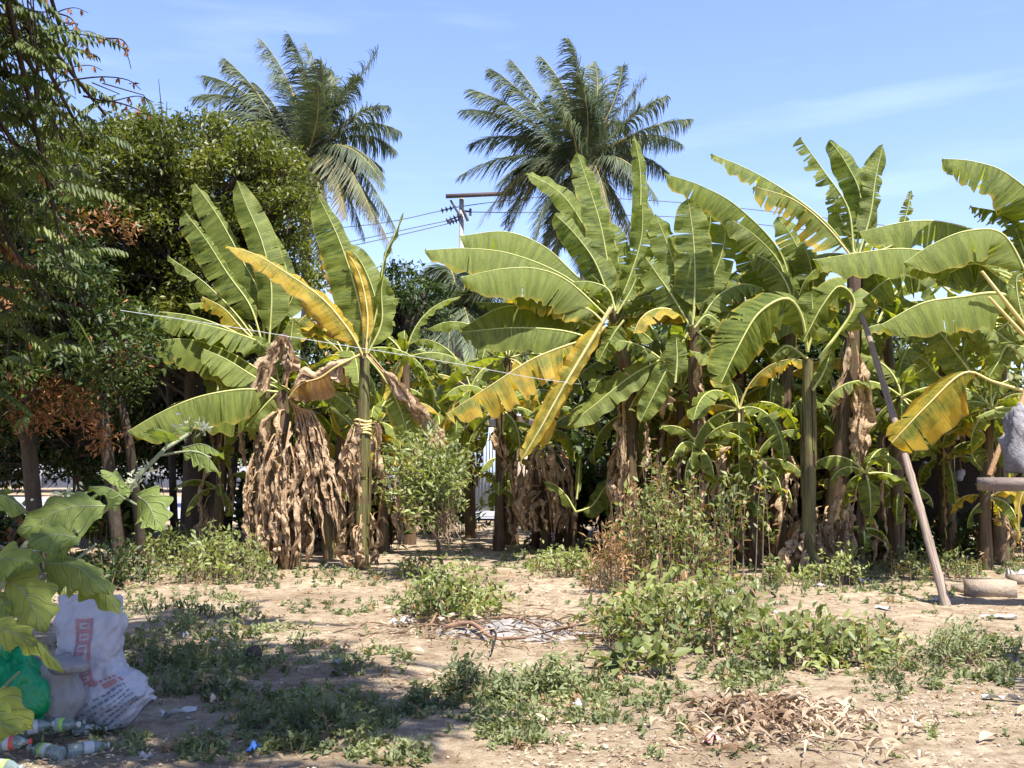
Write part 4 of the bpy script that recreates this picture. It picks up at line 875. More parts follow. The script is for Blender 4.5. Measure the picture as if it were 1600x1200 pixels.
for i, (b, t, Y, W, ph, fo, ag) in enumerate([((266, 690), (240, 668), 4.2, 26, 25, 10, 0), ((285, 700), (350, 712), 4.3, 24, 30, 55, 0), ((300, 705), (345, 742), 4.2, 20, 20, 60, 0), ((205, 765), (160, 740), 4.1, 34, 40, 15, 0), ((195, 780), (140, 760), 4.0, 30, 35, 30, 0),
      ((215, 775), (250, 830), 4.0, 30, 75, 15, 0), ((150, 800), (95, 768), 4.0, 26, 40, 25, 0), ((165, 790), (30, 835), 3.7, 44, 55, 25, 0), ((120, 840), (45, 850), 3.6, 34, 55, 20, 0), ((75, 893), (115, 850), 3.6, 30, 60, 15, 0), ((90, 870), (188, 960), 3.6, 38, 35, 50, .1), ((70, 880), (170, 930), 3.5, 36, 40, 40, 0),
      ((10, 905), (70, 990), 3.4, 38, 55, 20, .35), ((-30, 900), (45, 880), 3.4, 32, 60, 15, .1), ((-60, 780), (45, 800), 3.6, 26, 30, 50, 0), ((-60, 830), (20, 770), 3.7, 30, 40, 20, 0), ((-20, 975), (100, 1050), 3.3, 26, 30, 55, .3), ((-60, 1000), (60, 1010), 3.2, 30, 50, 30, .4), ((-80, 1115), (52, 1140), 3.1, 36, 65, 20, .45),
      ((-70, 1150), (30, 1145), 3.0, 34, 60, 30, .4), ((130, 800), (160, 770), 4.1, 22, 40, 20, 0), ((40, 945), (-30, 960), 3.4, 34, 55, 15, .25), ((255, 690), (300, 668), 4.4, 16, 40, 30, 0), ((60, 860), (10, 900), 3.5, 30, 60, 15, 0)]):
    a = at(*b, Y); e = at(*t, Y - .12); L0 = (e - a).length; mid = (a + e) / 2 + Vector((0, 0, L0 * .13)); mb = MB()
    blade(mb, [a, mid, e], ms(W, Y), ph, fo, 0, 0, 0, ag, nseg=30, prof='lobed', rippl=.45, ribr=.003, lobes=3.6, asym=0)
    mb.build('leaf', [M['berry'], M['berrystem']], S_, True)
mb = MB(); rs = np.random.RandomState(5)
for (x, y, Y, n, s) in ((90, 790, 3.9, 60, .035), (110, 780, 3.9, 40, .03), (205, 755, 4.1, 30, .025), (228, 735, 4.2, 26, .025), (290, 665, 4.4, 40, .03), (320, 668, 4.4, 26, .02)):
    c = np.array(tuple(at(x, y, Y))); d = rv(n, rs); leaves(mb, c + rs.normal(size=(n, 3)) * s * .7, d, rv(n, rs), .03, .006, rs.uniform(size=n))
mb.build('blossom', M['flower'], S_)

# ---------------- utility pole ----------------
M['steel'] = simple('weathered_grey', (.22, .21, .20), (.38, .37, .35), 3, .7); M['rust'] = simple('rusty_beam', (.05, .04, .04), (.13, .095, .085), 3, .8); M['dark_iron'] = simple('dark_fitting', (.03, .03, .035), (.07, .07, .08), 9, .5)
YP = 46; up_ = thing('utility_pole', (at(720, 700, YP).x, YP, 0), 'concrete utility pole with a long crossarm and insulators between the palms', 'utility pole')
mb = MB(); b = at(722, 700, YP); t_ = at(719, 309, YP); mb.box(((b.x + t_.x) / 2, YP, t_.z / 2), (.21, .21, t_.z), bev=.02); mb.build('pole', M['steel'], up_)
mb = MB(); a, c = at(697, 309, YP), at(805, 304, YP); d = c - a; mb.box((a + c) / 2 - Vector((0, .25, 0)), (d.length, .14, .17), Matrix.Rotation(-math.atan2(d.z, d.x), 3, 'Y')); mb.build('crossarm', M['rust'], up_)
mb = MB(); mb.tube([at(704, 313, YP - .2), at(719, 338, YP - .2)], .05); mb.tube([at(722, 325, YP - .25), at(731, 345, YP - .25)], .07); mb.build('brace', M['dark_iron'], up_)
for (x0, y0, x1, y1) in ((690, 329, 712, 324), (698, 345, 717, 338), (702, 348, 718, 343)):
    mb = MB(); p0, p1 = at(x0, y0, YP), at(x1, y1, YP); mb.tube([p0, p1], .03)
    for k in range(4):
        q = p0.lerp(p1, k / 3.3 + .05); dd = (p1 - p0).normalized(); mb.tube([q - dd * .05, q - dd * .02, q + dd * .05], [.04, .15, .05], 10)
    mb.build('insulator', M['dark_iron'], up_)
mb = MB(); mb.tube([at(735, 326, YP), at(735, 337, YP)], .06); mb.tube([at(719, 329, YP), at(735, 330, YP)], .03); mb.build('insulator', M['dark_iron'], up_)
M['wire'] = simple('power_wire', (.10, .11, .13), (.15, .16, .18), 2, .6)
for i, (pts, lab) in enumerate([([(-400, 560), (150, 452), (430, 372), (600, 348), (690, 329)], 'top power line running left from the pole'), ([(-400, 600), (150, 480), (430, 405), (600, 366), (698, 345)], 'middle power line running left from the pole'), ([(-400, 615), (150, 492), (430, 412), (600, 373), (702, 349)], 'lowest power line running left from the pole'),
        ([(712, 324), (780, 315), (900, 308), (1200, 330), (1900, 420)], 'upper power line running right from the pole behind the palm'), ([(717, 331), (780, 332), (900, 334), (1200, 352), (1900, 450)], 'lower power line running right from the pole behind the palm')]):
    mb = MB(); P, L = curve([at(x, y, YP) for x, y in pts], 50); mb.tube(P, .022, 5); o = mb.build('power_line', M['wire']); tag(o, lab, 'power line', 'power lines at the utility pole')
M['cord'] = simple('white_cord', (.4, .4, .42), (.5, .5, .52), 3, .6)
mb = MB(); P, L = curve([at(188, 485, 13.4), at(330, 506, 13.8), at(520, 537, 14.6), at(700, 566, 15.8), at(830, 590, 16.8), at(905, 600, 17.3)], 50); mb.tube(P, .0045, 5)
tag(mb.build('cord', M['cord']), 'thin white cord strung across in front of the banana plants', 'cord')

# ---------------- bamboo prop, stick ----------------
def bamboo_mat():
    m, t = mat('weathered_bamboo'); g = G(t); uv = g.n('ShaderNodeUVMap').outputs[0]; mpn = g.n('ShaderNodeMapping'); mpn.inputs['Scale'].default_value = (1.3, 18, 1); g.l(uv, mpn.inputs[0])
    a = g.noise(1., 5, mpn.outputs[0], .7); g.finish(g.ramp(a, [(.32, (.07, .05, .04)), (.5, (.23, .175, .135)), (.75, (.40, .33, .27))]), .8, .2, bump=a); return m
M['bamboo'] = bamboo_mat()
mb = MB(); g0 = ground(1482, 945); g0.z -= .1; top = at(1346, 490, 15.6); P = [g0.lerp(top, i / 60) + Vector((.03 * math.sin(i / 60 * 3.1), 0, 0)) for i in range(61)]
mb.tube(P, [.058 - .018 * i / 60 + (.007 if i % 6 == 0 else 0) for i in range(61)], 12); tag(mb.build('bamboo_prop', M['bamboo'], smooth=True), 'long weathered bamboo pole leaning left against the banana grove', 'pole')
mb = MB(); mb.tube([ground(778, 828), at(800, 790, 26)], [.05, .04], 8); tag(mb.build('stick', M['steel']), 'short pale stick leaning in the gap behind the clearing', 'stick')

# ---------------- sheds at the back ----------------
M['sheet'] = simple('pale_blue_sheet', (.30, .38, .48), (.50, .58, .68), 1.2, .6, .4); M['wood'] = simple('old_wood', (.09, .065, .045), (.24, .18, .13), 5, .9, .1, (1, 1, .2)); M['darkwall'] = simple('dark_interior_char', (.018, .016, .015), (.05, .045, .04), 2, .95, .1)  # near-black wall paints the open shed's inner shade; also colours charred sticks
M['greypanel'] = simple('grey_board', (.24, .24, .25), (.42, .42, .44), 4, .8); M['plaster'] = simple('tan_plaster', (.34, .26, .19), (.50, .40, .30), 2, .9)
sh = thing('shed', (0, 30, 0), 'pale blue sheet metal shed glimpsed through the gap above the clearing', 'shed')
def quadbox(mb, x0, x1, y0, y1, Y, th, m=0):
    a, c = at(x0, y1, Y), at(x1, y0, Y); mb.box(((a.x + c.x) / 2, Y, (a.z + c.z) / 2), (abs(c.x - a.x), th, abs(c.z - a.z)), m=m, bev=.01)
mb = MB(); quadbox(mb, 738, 783, 668, 798, 31, .08)
mb2 = MB()
for k in range(9): quadbox(mb2, 740 + k * 5, 741.6 + k * 5, 672, 796, 30.93, .04)
mb2.build('rib', M['sheet'], sh)
mb.build('wall', M['sheet'], sh)
mb = MB(); quadbox(mb, 798, 840, 700, 805, 32, .2); mb.build('side_wall', M['plaster'], sh)
mb = MB(); quadbox(mb, 700, 870, 640, 665, 33, .3); mb.build('roof', M['greypanel'], sh)
for pts in ([(778, 806), (783, 740), (788, 655)], [(800, 800), (805, 720), (812, 650)]):
    mb = MB(); mb.tube([at(x, y, 29) for x, y in pts], .09, 7); mb.build('post', M['wood'], sh)
fw = thing('building', (-17, 62, 0), 'low grey building across the pale road at the far left', 'building')
mb = MB(); quadbox(mb, -300, 60, 738, 757, 64, 3); mb.build('wall', M['greypanel'], fw)
mb = MB(); quadbox(mb, -300, 66, 730, 739, 63, 6); mb.build('roof', M['steel'], fw)
for k in range(9): mb = MB(); quadbox(mb, -150 + k * 24, -136 + k * 24, 742, 751, 62.4, .1); mb.build('window', M['dark_iron'], fw)
fe = thing('fence', (0, 58, 0), 'pale boundary wall at the far side of the road', 'wall')
mb = MB(); quadbox(mb, 60, 900, 728, 762, 60, .3); mb.build('wall_panel', M['conc'], fe)
mb = MB(); [quadbox(mb, 60 + 60 * k, 66 + 60 * k, 724, 763, 59.7, .4) for k in range(15)]; mb.build('post', M['conc'], fe)
# dark open shed at right
ds = thing('open_shed', (9, 20, 0), 'dark open shed behind the banana plants at right', 'shed')
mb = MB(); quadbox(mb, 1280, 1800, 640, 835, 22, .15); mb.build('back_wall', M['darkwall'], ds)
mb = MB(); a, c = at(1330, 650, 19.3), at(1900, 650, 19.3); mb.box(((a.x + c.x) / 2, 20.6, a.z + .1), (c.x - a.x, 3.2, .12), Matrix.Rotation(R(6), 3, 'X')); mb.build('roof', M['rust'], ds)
mb = MB(); quadbox(mb, 1462, 1506, 640, 687, 19.0, .06); mb.build('hanging_panel', M['greypanel'], ds)
mb = MB(); quadbox(mb, 1512, 1600, 655, 668, 19.0, .06); mb.build('eave_board', M['greypanel'], ds)
for x in (1372, 1545, 1680): mb = MB(); quadbox(mb, x, x + 9, 650, 850, 19.2, .1); mb.build('post', M['wood'], ds)
for (x, y, s) in ((1444, 735, 14), (1402, 780, 16), (1548, 800, 18), (1500, 742, 9)):
    mb = MB(); p = at(x, y, 19.6); q = [p + Vector((math.sin(k * 1.3) * .03, 0, ms(s, 19.6) * (1 - 2 * k / 6))) for k in range(7)]; mb.tube(q, [.03, .07, .09, .08, .1, .07, .02], 8)
    tag(mb.build('hanging_rag', M['greypanel'], smooth=True), {1444: 'grey rag hanging left in the dark shed', 1402: 'grey rag hanging low behind the bamboo prop', 1548: 'bluish bundle on the shed floor below the plank', 1500: 'tiny pale rag in the middle of the dark shed'}[x], 'rag', 'rags in the dark shed')
# plank table with a grey block
tb = thing('plank_table', tuple(at(1600, 900, 12.2) * 1) , 'rough plank table cut by the right edge', 'table'); 
mb = MB(); quadbox(mb, 1541, 1760, 746, 767, 12.2, .5); mb.build('plank', M['wood'] if 0 else simple('grey_plank', (.16, .12, .10), (.34, .28, .24), 5, .9, .1, (.3, 1, 1)), tb)
for x in (1640, 1740): mb = MB(); p = at(x, 767, 12.2); mb.tube([p, Vector((p.x, p.y, -.02))], .05, 8); mb.build('leg', M['wood'], tb)
def lump(mb, c, sx, sy, sz, seed, amp=.25, flat=True, v=.5, n=(20, 12), m=0, pw=1.):
    V = []; uv = []; nu, nv = n
    for j in range(nv + 1):
        ph = math.pi * j / nv
        for i in range(nu):
            th = 2 * math.pi * i / nu; d = Vector((math.sin(ph) * math.cos(th), math.sin(ph) * math.sin(th), math.cos(ph)))
            d = Vector([math.copysign(abs(q) ** pw, q) for q in d]); k = 1 + amp * noise.noise(d * 1.7 + Vector((seed, 0, 0))) + amp * .4 * noise.noise(d * 5 + Vector((0, seed, 0)))
            z = d.z * k * sz
            if flat: z = max(z, -sz * .75)
            V.append((c[0] + d.x * k * sx, c[1] + d.y * k * sy, c[2] + z)); uv.append((i / nu, j / nv))
    mb.add(V, [(j * nu + i, j * nu + (i + 1) % nu, (j + 1) * nu + (i + 1) % nu, (j + 1) * nu + i) for j in range(nv) for i in range(nu)], m, v, 0, uv)
M['stone'] = simple('grey_stone', (.09, .085, .085), (.36, .35, .36), 7, .9, .2, bstr=1.); M['block'] = simple('concrete_block', (.25, .19, .14), (.42, .34, .26), 5, .95, .1, bstr=.8)
mb = MB(); p = at(1598, 700, 12.3); lump(mb, (p.x + .05, p.y, p.z), ms(32, 12.3), .25, ms(52, 12.3), 4, .6, n=(30, 20), pw=.8); tag(mb.build('grey_block', M['stone'], smooth=True), 'mottled grey rounded stone block standing on the plank table', 'stone')
for i, (x, y, s, lab) in enumerate([(1556, 932, (.56, .3, .23), 'tan concrete block on the ground at the right edge'), (1520, 925, (.3, .3, .12), 'low broken block left of the tan concrete block'), (1612, 915, (.4, .3, .14), 'concrete slab at the right edge behind the tan block')]):
    p = ground(x, y); mb = MB(); mb.box((p.x, p.y + .15, p.z + s[2] / 2 - .03), s, Matrix.Rotation(R((-4, 22, 8)[i]), 3, 'Z'), bev=.005); tag(mb.build('concrete_block', M['block']), lab, 'block', 'concrete blocks at the right')

# ---------------- rubbish at the left front ----------------
def bag_mat(name, base, tint, trans=.15, rough=.45):
    m, t = mat(name); g = G(t); o = g.n('ShaderNodeTexCoord').outputs['Object']; w1 = g.n('ShaderNodeTexWave'); w1.inputs['Scale'].default_value = 70; w1.inputs['Distortion'].default_value = .6; g.l(o, w1.inputs['Vector'])
    a = g.noise(5, 5, o); c = g.mix(g.math('MULTIPLY', w1.outputs['Fac'], .25), g.mix(a, base, tint), tuple(q * .75 for q in base))
    mpn = g.n('ShaderNodeMapping'); mpn.inputs['Scale'].default_value = (9, 9, 3.5); mpn.inputs['Rotation'].default_value = (0, R(35), 0); g.l(o, mpn.inputs[0]); wr = g.noise(1., 4, mpn.outputs[0], .5)
    g.finish(c, rough, .4, trans, c, bump=wr, bstr=.9, bdist=.05); return m
M['sack'] = bag_mat('woven_white_sack', (.38, .38, .41), (.54, .53, .55)); M['green'] = bag_mat('green_plastic', (.0, .20, .065), (.01, .31, .11), .2, .3); M['tan'] = bag_mat('tan_sack', (.19, .18, .17), (.29, .28, .26), .05, .6)
M['red'] = simple('red_print', (.33, .12, .13), (.40, .26, .27), 12, .6); M['blue'] = simple('blue_print', (.10, .14, .24), (.25, .29, .36), 12, .6)
# the sack: a slumped tube of woven plastic, sections (centre px, half width px, half depth m)
YS = 6.55
secs = [((140, 930), 44, .03, 0), ((141, 945), 49, .07, 0), ((141, 975), 50, .11, 0), ((140, 1010), 48, .13, 4), ((140, 1035), 46, .14, 8), ((146, 1055), 50, .16, 16), ((158, 1078), 60, .18, 26), ((172, 1096), 62, .19, 33), ((188, 1108), 52, .17, 40), ((202, 1118), 44, .11, 46), ((210, 1124), 40, .03, 50)]
def sack_pt(u, v):
    """u along the sack 0..1, v round it 0..1 (v .25 = front)"""
    f = u * (len(secs) - 1); i = min(len(secs) - 2, int(f)); k = f - i; k = k * k * (3 - 2 * k) if 0 else k
    A, B_ = secs[i], secs[i + 1]; cx = A[0][0] * (1 - k) + B_[0][0] * k; cy = A[0][1] * (1 - k) + B_[0][1] * k; w = ms(A[1] * (1 - k) + B_[1] * k, YS); d = A[2] * (1 - k) + B_[2] * k; an = R(-(A[3] * (1 - k) + B_[3] * k))
    c = at(cx, cy, YS); th = 2 * math.pi * v; x = math.cos(th); y = -math.sin(th)
    x = math.copysign(abs(x) ** .8, x); y = math.copysign(abs(y) ** .9, y)
    q = c + Vector((math.cos(an) * x * w, y * d, -math.sin(an) * x * w * -1 * -1)); nn = noise.noise(Vector((u * 5 + v * 3, v * 9, 2))) * .022 + noise.noise(Vector((u * 17 - v * 6, v * 22, 7))) * .009 + .045 * (abs(noise.noise(Vector((u * 7 - v * 7, v * 3 + u * 4, 17)))) - .2) + .02 * (abs(noise.noise(Vector((u * 16 + v * 12, v * 5 - u * 5, 27)))) - .2)
    q += Vector((math.cos(th), -math.sin(th), .0)) * nn + Vector((0, 0, .012 * noise.noise(Vector((v * 12, u * 3, 0)))))
    q.z = max(q.z, .012); return q
mb = MB(); NU, NV = 70, 64
mb.add([tuple(sack_pt(u / NU, v / NV)) for u in range(NU + 1) for v in range(NV)], [(u * NV + v, u * NV + (v + 1) % NV, (u + 1) * NV + (v + 1) % NV, (u + 1) * NV + v) for u in range(NU) for v in range(NV)])
sk = tag(mb.build('woven_sack', M['sack'], smooth=True), 'big white woven sack with a red stripe slumped over on its base', 'sack')
def decal(mb, u0, u1, v0, v1, n=10, skew=0.):
    V = []; n2 = max(2, n // 3)
    for i in range(n + 1):
        for j in range(n2 + 1):
            u = u0 + (u1 - u0) * i / n; v = v0 + (v1 - v0) * j / n2 + skew * (u - u0); p = sack_pt(u, v); e = .002
            nn = (sack_pt(u + e, v) - p).cross(sack_pt(u, v + e) - p).normalized(); 
            if nn.y > 0: nn = -nn
            V.append(tuple(p + nn * .004))
    mb.add(V, [(i * (n2 + 1) + j, i * (n2 + 1) + j + 1, (i + 1) * (n2 + 1) + j + 1, (i + 1) * (n2 + 1) + j) for i in range(n) for j in range(n2)])
r = random.Random(3); mb = MB()
u = .16
while u < .56:                                    # red band with knocked out letters
    decal(mb, u, u + .02, .215, .275, 3); decal(mb, u + .02, u + .05, .215, .228, 3); decal(mb, u + .02, u + .05, .262, .275, 3)
    if r.random() < .6: decal(mb, u + .028, u + .042, .236, .254, 3)
    u += .05
decal(mb, .56, .60, .11, .275, 5); [decal(mb, .53, .55, .12 + .022 * k, .134 + .022 * k, 3) for k in range(6)]
mb.build('red_print', M['red'], sk)
mb = MB()
for row in range(6):
    v = .12
    while v < .40:
        w = r.uniform(.006, .02); decal(mb, .63 + row * .042, .648 + row * .042, v, v + w, 3); v += w + r.uniform(.004, .012)
mb.build('blue_print', M['blue'], sk)
mb = MB(); p = at(20, 1060, 6.0); lump(mb, (p.x - .04, 6.05, .30), .21, .18, .24, 8, .45, n=(44, 28)); lump(mb, (p.x - .06, 6.05, .52), .05, .05, .12, 9, .6, n=(20, 12)); tag(mb.build('plastic_bag', M['green'], smooth=True), 'bulging bright green plastic bag at the left edge', 'bag')
mb = MB(); p = at(90, 1040, 6.35); lump(mb, (p.x, 6.25, .27), .19, .16, .24, 12, .3, n=(30, 18)); p2 = at(115, 1010, 6.3); lump(mb, (p2.x, 6.2, .44), .13, .1, .05, 15, .3, n=(24, 10)); tag(mb.build('tan_sack', M['tan'], smooth=True), 'small dirty tan sack between the green bag and the white sack', 'sack')
def glassy(name, c):
    m, t = mat(name); g = G(t); p = g.n('ShaderNodeBsdfPrincipled'); p.inputs['Base Color'].default_value = (*c, 1); p.inputs['Roughness'].default_value = .12; p.inputs['Transmission Weight'].default_value = .7; o = g.n('ShaderNodeOutputMaterial'); g.l(p.outputs[0], o.inputs[0]); return m
M['glass'] = glassy('clear_plastic', (.42, .52, .48)); M['lblw'] = simple('white_label', (.36, .37, .36), (.5, .52, .5), 20, .5); M['lblg'] = simple('green_label', (.22, .48, .06), (.34, .62, .12), 14, .5); M['lblr'] = simple('red_label', (.5, .06, .05), (.6, .12, .1), 14, .5)
def bottle(x, y, ang, L, rad, lab, lm, tilt=4, lift=0., seed=0):
    L *= .82; rad *= .8
    g_ = ground(x, y); p = Vector((g_.x, g_.y, g_.z + rad + lift)); d = Vector((math.cos(R(ang)) * math.cos(R(tilt)), math.sin(R(ang)) * math.cos(R(tilt)), math.sin(R(tilt))))
    root = thing('plastic_bottle', p, lab, 'bottle', 'empty bottles heaped by the sacks'); pr = [(0, .8), (.02, 1), (.3, 1), (.33, .93), (.36, 1), (.62, 1), (.72, .85), (.84, .42), (.90, .36), (.93, .36)]
    mb = MB(); mb.tube([p + d * L * (a - .5) for a, b in pr], [rad * b for a, b in pr], 18); mb.build('bottle_body', M['glass'], root, True)
    mb = MB(); mb.tube([p + d * L * (a - .5) for a in (.37, .375, .60, .605)], [rad * 1.0, rad * 1.03, rad * 1.03, rad * 1.0], 18, cap=False); mb.build('label_sleeve', M[lm], root, True)
    mb = MB(); mb.tube([p + d * L * (a - .5) for a in (.37, .50)], [rad * 1.045] * 2, 18, cap=False); mb.build('label_band', M['lblw'], root, True)
    mb = MB(); mb.tube([p + d * L * (a - .5) for a in (.93, .94, .985, .99)], [rad * .4, rad * .44, rad * .44, rad * .36], 14); mb.build('cap', M['lblr' if lm == 'lblr' else 'lblw'], root, True)
for q in [(100, 1150, 12, .30, .05, 'clear bottle with a green and white label lying nearest the white sack', 'lblg', 6, .02), (45, 1150, -20, .30, .05, 'clear bottle lying under the green bag', 'lblg', 8, .06), (15, 1190, 5, .28, .048, 'clear bottle with a red label at the lower left corner', 'lblr', 3, .06),
          (70, 1185, 160, .30, .05, 'clear bottle in the middle of the heap with its neck turned left', 'lblg', 4, .0), (138, 1180, 35, .28, .048, 'clear bottle at the right end of the heap', 'lblw', 0, .0), (60, 1140, 60, .3, .052, 'clear bottle at the back of the heap pointing away', 'lblw', 14, .10), (95, 1168, -8, .28, .048, 'clear bottle lying on top at the front right of the heap', 'lblg', 2, .09),
          (20, 1160, 100, .28, .05, 'clear bottle on top of the heap at the left edge', 'lblr', 4, .12), (50, 1175, 25, .28, .05, 'clear bottle crossing over the middle one', 'lblw', 4, .10), (140, 1150, 15, .24, .042, 'small clear bottle beside the foot of the white sack', 'lblw', 0, 0), (5, 1215, -10, .28, .048, 'clear bottle cut by the bottom edge', 'lblg', 0, 0)]: bottle(*q)

# scattered scraps of litter, each its own thing
M['paper'] = simple('white_scrap', (.36, .36, .35), (.60, .60, .58), 12, .6, trans=.2); M['bluescrap'] = simple('blue_scrap', (.05, .16, .50), (.12, .28, .62), 12, .5); M['pink'] = simple('pink_scrap', (.55, .25, .22), (.68, .38, .34), 12, .7)
def scrap(x, y, w, h, lab, m='paper', hz=.05, seed=0, name='litter_scrap', cat='litter'):
    p = ground(x, y); rr_ = random.Random(seed + int(x)); a = rr_.random() * 3; V = []; n = 7
    for i in range(n):
        for j in range(n):
            u, v = i / (n - 1) - .5, j / (n - 1) - .5; k = 1 - .35 * abs(noise.noise(Vector((u * 3, v * 3, a)))); X = u * w * k; Yq = v * h * k
            q = Vector((X * math.cos(a) - Yq * math.sin(a), X * math.sin(a) + Yq * math.cos(a), 0)); z = .015 + hz * abs(noise.noise(Vector((u * 1.9, v * 1.9, a * 7)))) * 1.8
            V.append((p.x + q.x, p.y + q.y, p.z + z))
    V2 = V + [(q[0], q[1], q[2] - .003) for q in V]; F1 = [(i * n + j, i * n + j + 1, (i + 1) * n + j + 1, (i + 1) * n + j) for i in range(n - 1) for j in range(n - 1)]
    mb = MB(); mb.add(V2, F1 + [tuple(k + n * n for k in reversed(f)) for f in F1]); tag(mb.build(name, M[m], smooth=True), lab, cat, 'litter scattered over the ground')
for a in [(627, 978, .22, .17, 'crumpled white plastic bag left of the ash heap', 'paper', .10), (525, 1038, .10, .05, 'small silver white wrapper on the weeds in the left shade'), (905, 1106, .11, .08, 'white wrapper among the weeds at the front centre'), (1565, 1100, .26, .07, 'long white strip with a red end near the right edge'),
          (1345, 912, .24, .16, 'clear plastic scrap at the foot of the banana grove', 'paper', .09), (1280, 918, .16, .10, 'white scrap left of the clear plastic one by the grove'), (1380, 952, .22, .10, 'pale wrapper in front of the bamboo prop foot'), (1462, 938, .12, .08, 'white scrap just left of the bamboo prop foot'),
          (1560, 965, .40, .12, 'torn white sheet on the ground at the right edge'), (1142, 930, .14, .10, 'pale scrap on top of the big bush'), (228, 1193, .05, .08, 'tiny white scrap at the bottom left'), (395, 1178, .09, .05, 'small blue wrapper in the shaded weeds at the bottom', 'bluescrap'), (1112, 1160, .12, .08, 'pink scrap beside the dry leaf pile', 'pink', .06), (1590, 905, .3, .2, 'crumpled white bag next to the tan concrete block', 'paper', .2),
          (290, 1000, .08, .06, 'white scrap lying in the left shaded weeds'), (335, 1008, .10, .06, 'second pale scrap in the left shaded weeds, nearer the ball'), (280, 1120, .30, .03, 'thin pale strip on the ground right of the sack'), (1210, 960, .10, .08, 'pale scrap half hidden in the low bush'), (742, 962, .07, .07, 'small white scrap at the back of the ash heap', 'paper', .12)]:
    scrap(*a)
mb = MB(); p = ground(396, 1032); lump(mb, (p.x, p.y, p.z + .06), .07, .07, .07, 3, .1, n=(18, 12)); tag(mb.build('coconut_husk', M['bark'], smooth=True), 'dark round coconut husk lying in the left shade', 'husk')

# ash heap and charred sticks
M['ash'] = simple('ash', (.03, .025, .022), (.32, .30, .28), 5, 1., .05, bstr=1., c=(.13, .10, .08))
p = ground(800, 985); mb = MB(); V = []; n = 46
for j in range(n + 1):
    for i in range(n + 1):
        u, v = i / n * 2 - 1, j / n * 2 - 1; rr_ = math.hypot(u, v) * 1.15 + .55 * noise.noise(Vector((u * 2, v * 2, 5))); h = max(-.03, .13 * (1 - rr_ ** 2)) + .03 * noise.noise(Vector((u * 9, v * 9, 2))) * (rr_ < 1)
        V.append((p.x + u * .85, p.y + v * .8, gz(p.x + u * .85, p.y + v * .8) + h * .8 - .012))
mb.add(V, [(j * (n + 1) + i, j * (n + 1) + i + 1, (j + 1) * (n + 1) + i + 1, (j + 1) * (n + 1) + i) for j in range(n) for i in range(n)]); tag(mb.build('ash_heap', M['ash'], smooth=True), 'flat grey heap of burnt ash in the middle of the clearing', 'ash heap')
M['brownstick'] = simple('brown_branch', (.14, .08, .05), (.36, .22, .14), 10, .9, bstr=.8)
for pts, rad, lab, m in [([(690, 990), (735, 992), (770, 1008), (822, 1015)], .025, 'long brown branch across the front of the ash heap', 'brownstick'), ([(764, 990), (775, 1012), (768, 1028)], .014, 'short charred forked stick standing at the front of the ash', 'darkwall'), ([(685, 978), (720, 974), (762, 980)], .035, 'pale peeled branch at the left of the ash heap', 'plaster'),
        ([(770, 975), (810, 982), (850, 990)], .018, 'thin twig lying across the ash', 'brownstick'), ([(865, 995), (900, 994)], .022, 'dark short stick at the right of the ash', 'brownstick'), ([(915, 985), (870, 1000), (845, 998)], .012, 'thin dark twig beside the big bush', 'darkwall'), ([(672, 985), (690, 968), (705, 985)], .016, 'bent root sticking up left of the ash', 'brownstick')]:
    mb = MB(); P, L = curve([ground(x, y) + Vector((0, 0, .06 + .05 * (k % 2))) for k, (x, y) in enumerate(pts)], 12); mb.tube(P, [rad * (1 - .4 * i / 12) * (1 + .3 * noise.noise(Vector((i * .7, rad * 99, 0)))) for i in range(13)], 8); tag(mb.build('branch', M[m], smooth=True), lab, 'branch', 'burnt branches on the ash heap')
rs = np.random.RandomState(19); mb = MB(); n = 900; x = p.x - .05 + rs.normal(size=n) * .75; y = p.y + rs.normal(size=n) * .5
leaves(mb, np.stack([x, y, np.array([gz(a, b) for a, b in zip(x, y)]) + rs.uniform(.02, .11, n)], 1), np.stack([rs.normal(size=n), rs.normal(size=n), rs.normal(size=n) * .12], 1), rv(n, rs) + [0, 0, 1], rs.uniform(.04, .26, n), rs.uniform(.003, .010, n), rs.uniform(0, .9, n)); tag(mb.build('twigs', M['litter']), 'burnt twigs and scraps strewn over the ash heap', 'twigs', kind='stuff')
